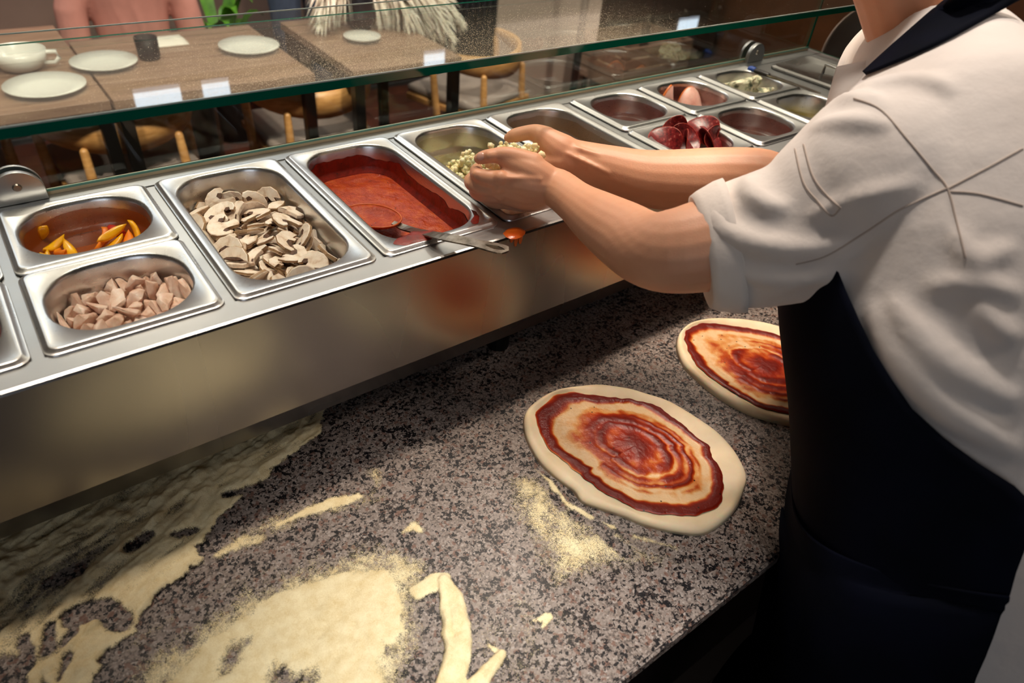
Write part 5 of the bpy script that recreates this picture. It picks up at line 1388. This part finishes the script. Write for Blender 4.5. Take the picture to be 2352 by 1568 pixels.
# pampas bouquet in a dark vase
pv = empty('pampas_bouquet', Z(1.27, 2.22, -.4), 'dried cream pampas plumes drooping from a dark vase behind the dusty shelf', 'dried flowers')
recalc(lathe([(.05, 0), (.07, .05), (.065, .12), (.035, .2), (.04, .23), (.033, .23), (.03, .19), (.01, .02)], Z(1.27, 2.22, -.4), 24).build('vase', simple('dark_vase', '1b1a20', .3), pv, True))
PAMP = cvar('pampas_fluff', [(.3, 'ddd0bc'), (.7, 'fbf4e8')], 60, .95, .9, 120, .004, .1)
for k, (u, v, y) in enumerate(((735, 55, 2.18), (770, 30, 2.25), (880, 60, 2.2), (930, 45, 2.3), (990, 75, 2.15), (1040, 90, 2.12), (1060, 55, 2.2), (960, 95, 2.1))):
    tip = at_y(u, v, y); b0 = Vector(Z(1.27, 2.22, -.19)); mid = b0.lerp(tip, .5)+Vector((0, 0, .12))
    st = spline([tuple(b0), tuple(mid), tuple(tip)], 20); MB().tube([Vector(p) for p in st[:12]], .003, 6).build('stem', simple('straw', '9a8458', .8), pv, True)
    mb = MB(); rp = random.Random(90+k)
    for q in range(260):      # feathery strands lying off the plume's axis
        i = rp.random(); j = min(18, int(7+12*i)); p = Vector(st[j]); d = (Vector(st[j+1])-Vector(st[j])).normalized(); n_ = Vector((rp.gauss(0, 1), rp.gauss(0, 1), rp.gauss(0, 1))); n_ = (n_-d*n_.dot(d)).normalized()
        L = rp.uniform(.03, .075)*(.45+1.2*math.sin(math.pi*min(.95, i+.1))); e = p+d*L*1.1+n_*L*.75-Vector((0, 0, L*.35)); m_ = p.lerp(e, .5)+n_*L*.18; sd_ = d.cross(n_)*rp.uniform(.0035, .006)
        mb.add([p-sd_*.5, p+sd_*.5, m_+sd_, m_-sd_, e], [(0, 1, 2, 3), (3, 2, 4)])
    mb.build('plume', PAMP, pv, True)
po = empty('barrier_post', at_y(1315, 215, 2.3)*1, 'thin black post standing in front of the beige pillar', 'post'); po.location.z = 0
px_, py_ = po.location.x, po.location.y; MB().cyl((px_, py_, .0), (px_, py_, .95), .022, 16).build('pole', BLACKM, po, True); recalc(lathe([(.12, 0), (.12, .015), (.03, .03), (.001, .03)], (px_, py_, 0), 24).build('base', BLACKM, po, True))
# dark curtain by the pillar, sideboard with bottles, crate with bread
NV = simple('navy_curtain', '171923', .9, var=.2); mb = MB()
mb.loft([[Vector(Z(1.98+.3*i/40, 2.62+.025*math.sin(i*1.25), z)) for i in range(41)]+[Vector(Z(1.98+.3*(40-i)/40, 2.64+.025*math.sin((40-i)*1.25), z)) for i in range(41)] for z in (ZF+.01, ZF+1., ZC-.02)]); tag(recalc(mb.build('curtain', NV, None, True)), 'dark navy curtain hanging beside the beige pillar', 'curtain')
DW = NT('dark_walnut'); DW.P(Base_Color=DW.ramp(DW.noise(5, 4, .6, DW.coord((6, 6, 1))), [(.3, lin('2a1810')), (.7, lin('48301f'))]), Roughness=.4); DW = DW.m
sb = empty('sideboard', Z(3.95, 3.2, ZF), 'dark walnut sideboard right of the beige pillar', 'sideboard')
MB().box(Z(3.15, 2.98, ZF+.08), Z(4.75, 3.42, -.42), .004).build('carcass', DW, sb)
for k in range(4):
    d = MB().box(Z(3.17+.395*k, 2.96, ZF+.1), Z(3.55+.395*k, 2.98, -.44), .003).build('door', DW, sb); MB().ball(Z(3.50+.395*k, 2.95, -.75), .012, 2).build('knob', SCREW, d, True)
for x in (3.2, 4.68):
    for y in (3.02, 3.36): MB().box(Z(x, y, ZF), Z(x+.04, y+.04, ZF+.08)).build('leg', DW, sb)
BOT = simple('red_bottle', '6d2a1c', .15, Specular_IOR_Level=.7); b0 = None
for k in range(4):
    if b0 is None: b0 = o = recalc(lathe([(.036, 0), (.038, .02), (.038, .17), (.016, .23), (.014, .29), (.001, .29)], (0, 0, 0), 20).build('bottle', BOT, None, True))
    else: o = b0.copy(); COL.objects.link(o)
    o.location = Z(3.3+.13*k, 3.1, -.42); tag(o, '%s reddish bottle on the walnut sideboard, counted from the pillar' % ('first', 'second', 'third', 'fourth')[k], 'bottle', 'bottles on the sideboard')
cr = empty('bread_crate', Z(3.05, 2.28, ZF), 'low brown wooden crate holding pale loaves, beyond the glass right of the pillar', 'crate')
x0, x1, y0, y1, z0 = 2.78, 3.32, 2.06, 2.44, ZF
for k in range(4):
    z = z0+.30+.062*k
    for a, b_ in (((x0, y0), (x1, y0+.014)), ((x0, y1-.014), (x1, y1)), ((x0, y0+.014), (x0+.014, y1-.014)), ((x1-.014, y0+.014), (x1, y1-.014))): MB().box(Z(a[0], a[1], z), Z(b_[0], b_[1], z+.055), .002).build('board', OAK, cr)
MB().box(Z(x0+.014, y0+.014, z0+.30), Z(x1-.014, y1-.014, z0+.315)).build('crate_floor', OAK, cr)
for x in (x0+.014, x1-.05):
    for y in (y0+.014, y1-.05): MB().box(Z(x, y, z0), Z(x+.036, y+.036, z0+.54)).build('post', DW, cr)
LOAF = cvar('floured_loaf', [(.35, '9c7248'), (.55, 'd8c6a8')], 30, .8)
for k in range(6):
    o = MB().ball((0, 0, 0), (.085, .055, .045), 3).build('bread_loaf', LOAF, None, True); o.location = Z(x0+.11+.155*(k % 3), y0+.1+.17*(k//3), z0+.3605); o.rotation_euler = (0, 0, .3*k)
    tag(o, 'pale floured loaf in the brown crate, %s' % ('front left', 'front middle', 'front right', 'back left', 'back middle', 'back right')[k], 'bread', 'loaves in the crate')
tag(MB().box(Z(4.9, .9, ZF), Z(4.96, 3.2, ZC)).build('wall_partition', simple('brown_wood_partition', '6a4125', .45, var=.25, vscale=5)), kind='structure')
# things standing beyond the end pane
GZT = GZ+T
tr = empty('round_tray', Vector((2.02, .40, GZT)), 'round pale steel tray standing on edge beyond the end glass', 'tray')
M = Matrix.Translation((2.02, .40, GZT+.158)) @ Matrix.Rotation(-.5, 4, 'Z') @ Matrix.Rotation(math.radians(78), 4, 'X')
def disc(prof, M, n=48): return MB().loft([[M @ Vector((r*math.cos(2*math.pi*k/n), r*math.sin(2*math.pi*k/n), z)) for k in range(n)] for r, z in prof])
recalc(disc([(.002, 0), (.13, 0), (.14, .003), (.153, .022), (.16, .022), (.16, .018), (.145, -.003), (.13, -.005), (.002, -.005)], M).build('tray_dish', simple('pale_enamel_tray', 'b39c90', .35, .4), tr, True))
MB().box((1.98, .44, GZT), (2.12, .50, GZT+.06), .003).build('tray_stand', BLACKM, tr)
jar = empty('spice_jar', (1.93, .17, GZT), 'dark jar with black screw lid beyond the end glass by the collar', 'jar')
recalc(lathe([(.034, 0), (.036, .004), (.036, .2), (.03, .215), (.001, .215)], (1.93, .17, GZT), 24).build('jar_body', simple('dark_glass_jar', '140f0d', .12), jar, True)); recalc(lathe([(.033, .215), (.033, .245), (.001, .246)], (1.93, .17, GZT), 24).build('lid', BLACKM, jar, True))
kn = empty('paring_knife', at_z(1800, 183, .004), 'thin knife with a blue-tipped handle lying on the steel deck', 'knife')
p0, p1, p2 = at_z(1724, 158, .007), at_z(1765, 172, .007), at_z(1885, 214, .007)
MB().tube([p0, p0.lerp(p1, .5), p1], [.006, .0075, .006], 10, .7).build('handle', simple('dark_handle', '221c1c', .4), kn, True); MB().tube([p0, p0.lerp(p1, .18)], .0082, 10, .8).build('handle_tip', simple('blue_plastic', '2a4a9a', .4), kn, True)
d = (p2-p1).normalized(); s = Vector((0, 0, 1)).cross(d); mb = MB(); mb.loft([[q-s*w+Vector((0, 0, -.001)), q+s*w+Vector((0, 0, -.001)), q+s*w+Vector((0, 0, .0005)), q-s*w+Vector((0, 0, .0012))] for q, w in ((p1, .007), (p1.lerp(p2, .6), .0065), (p1.lerp(p2, .9), .004), (p2, .0006))]); recalc(mb.build('blade', SCREW, kn))
ld = empty('pan_lid', Z(1.43, .2, 0), 'flat steel pan lid lying on the deck beside the knife', 'lid')
LM = Matrix.Translation(Z(1.455, .17, .0005)) @ Matrix.Rotation(.06, 4, 'Z')
mb = MB(); mb.loft([[LM @ v for v in rrect(.085-i, .135-i, .02, z, 6)] for i, z in ((0, 0), (0, .004), (.006, .007), (.012, .005), (.03, .005), (.034, .003))], True, True); recalc(mb.build('lid_plate', PANEL, ld, auto=.5))
MB().tube([LM @ Vector((0, -.04, .004)), LM @ Vector((0, -.04, .022)), LM @ Vector((0, .04, .022)), LM @ Vector((0, .04, .004))], .004, 8).build('lid_handle', SCREW, ld, True)
# --- two guests beyond the shelf
def guest(name, x, y, rz, label, seated, top, low):
    r = empty('person', Z(x, y, ZF), label, 'person', None); M = Matrix.Translation(Z(x, y, ZF)) @ Matrix.Rotation(rz, 4, 'Z'); q = lambda *p: M @ Vector(p)
    hz = .47 if seated else .92; b = MB()
    b.tube([q(0, 0, hz+.42), q(0, .01, hz+.52), q(0, .02, hz+.60)], [.055, .05, .05], 14); b.ball(q(0, .02, hz+.70), (.078, .095, .115), 3, M.to_3x3()); b.ball(q(0, .11, hz+.685), (.014, .016, .022), 2)
    for s in (-1, 1):
        b.tube([q(s*.18, 0, hz+.40), q(s*.23, .03, hz+.15), q(s*.19, .18, hz+.09)], [.045, .04, .032], 12); b.tube([q(s*.19, .18, hz+.09), q(s*.12, .30, hz+.20 if seated else hz+.0)], [.032, .026], 12)
        hb_ = q(s*.12, .30, hz+.20 if seated else hz)
        for f in range(4): b.tube([hb_, hb_+M.to_3x3() @ Vector((s*(-.03+.018*f), .05, -.01)), hb_+M.to_3x3() @ Vector((s*(-.03+.018*f), .075, -.035))], [.014, .009, .007], 8)
        b.tube([hb_, hb_+M.to_3x3() @ Vector((-s*.04, .03, .01))], [.013, .008], 8)
    remesh(b, 'body', SKIN, r, .006, 3); h = MB(); h.ball(q(0, -.015, hz+.725), (.085, .095, .11), 3, M.to_3x3()); remesh(h, 'hair', hair, r, .01, 2)
    t = MB(); t.tube([q(0, 0, hz-.02), q(0, .01, hz+.15), q(0, .01, hz+.33), q(0, .01, hz+.44)], [.16, .145, .165, .1], 20, .62, up=M.to_3x3() @ Vector((0, 1, 0)))
    for s in (-1, 1): t.tube([q(s*.08, 0, hz+.415), q(s*.175, .0, hz+.395), q(s*.222, .02, hz+.27), q(s*.237, .035, hz+.13)], [.06, .066, .062, .06], 14)
    for k in range(7): a = .5+k*.5; t.tube([q(.15*math.cos(a), .105*math.sin(a), hz+.36), q(.13*math.cos(a+.2), .10*math.sin(a+.2), hz+.2), q(.155*math.cos(a+.1), .11*math.sin(a+.1), hz+.02)], .012, 8)
    remesh(t, 'top', top, r, .009, 3)
    l = MB()
    for s in (-1, 1):
        if seated: l.tube([q(s*.09, 0, hz), q(s*.1, .2, hz), q(s*.1, .42, hz-.02), q(s*.1, .43, .25), q(s*.1, .43, .07)], [.095, .085, .065, .055, .045], 14)
        else: l.tube([q(s*.09, 0, hz), q(s*.1, .01, .5), q(s*.1, 0, .3), q(s*.1, -.01, .08)], [.1, .075, .062, .05], 14)
        MB().box((0, 0, 0), (.09, .26, .08), .03).build('shoe', BLACKM, None).location = q(s*.1-.045, (.40 if seated else -.06), 0)
        sh_ = bpy.context.scene.objects[-1] if False else COL.objects[-1]; sh_.rotation_euler = (0, 0, rz); attach(sh_, r)
    remesh(l, 'trousers', low, r, .01, 3); return r
g1 = guest('guest', .50, 2.86, math.pi, 'person in a pink top seated behind the oak table', True, simple('pink_cotton', 'b98478', .85, var=.08, vscale=14), simple('grey_trousers', '3a3532', .9))
tag(MB().box(Z(.22, 2.70, ZF), Z(.75, 3.08, ZF+.36), .02).build('bench', simple('brown_bench', '4a2f20', .6, var=.2)), 'brown bench under the person in pink', 'bench')
guest('guest', 1.36, 3.08, math.pi+.2, 'standing person in blue jeans behind the glass shelf', False, simple('dark_top', '1d1a1c', .9), simple('blue_jeans', '46546b', .85, var=.15, vscale=30))
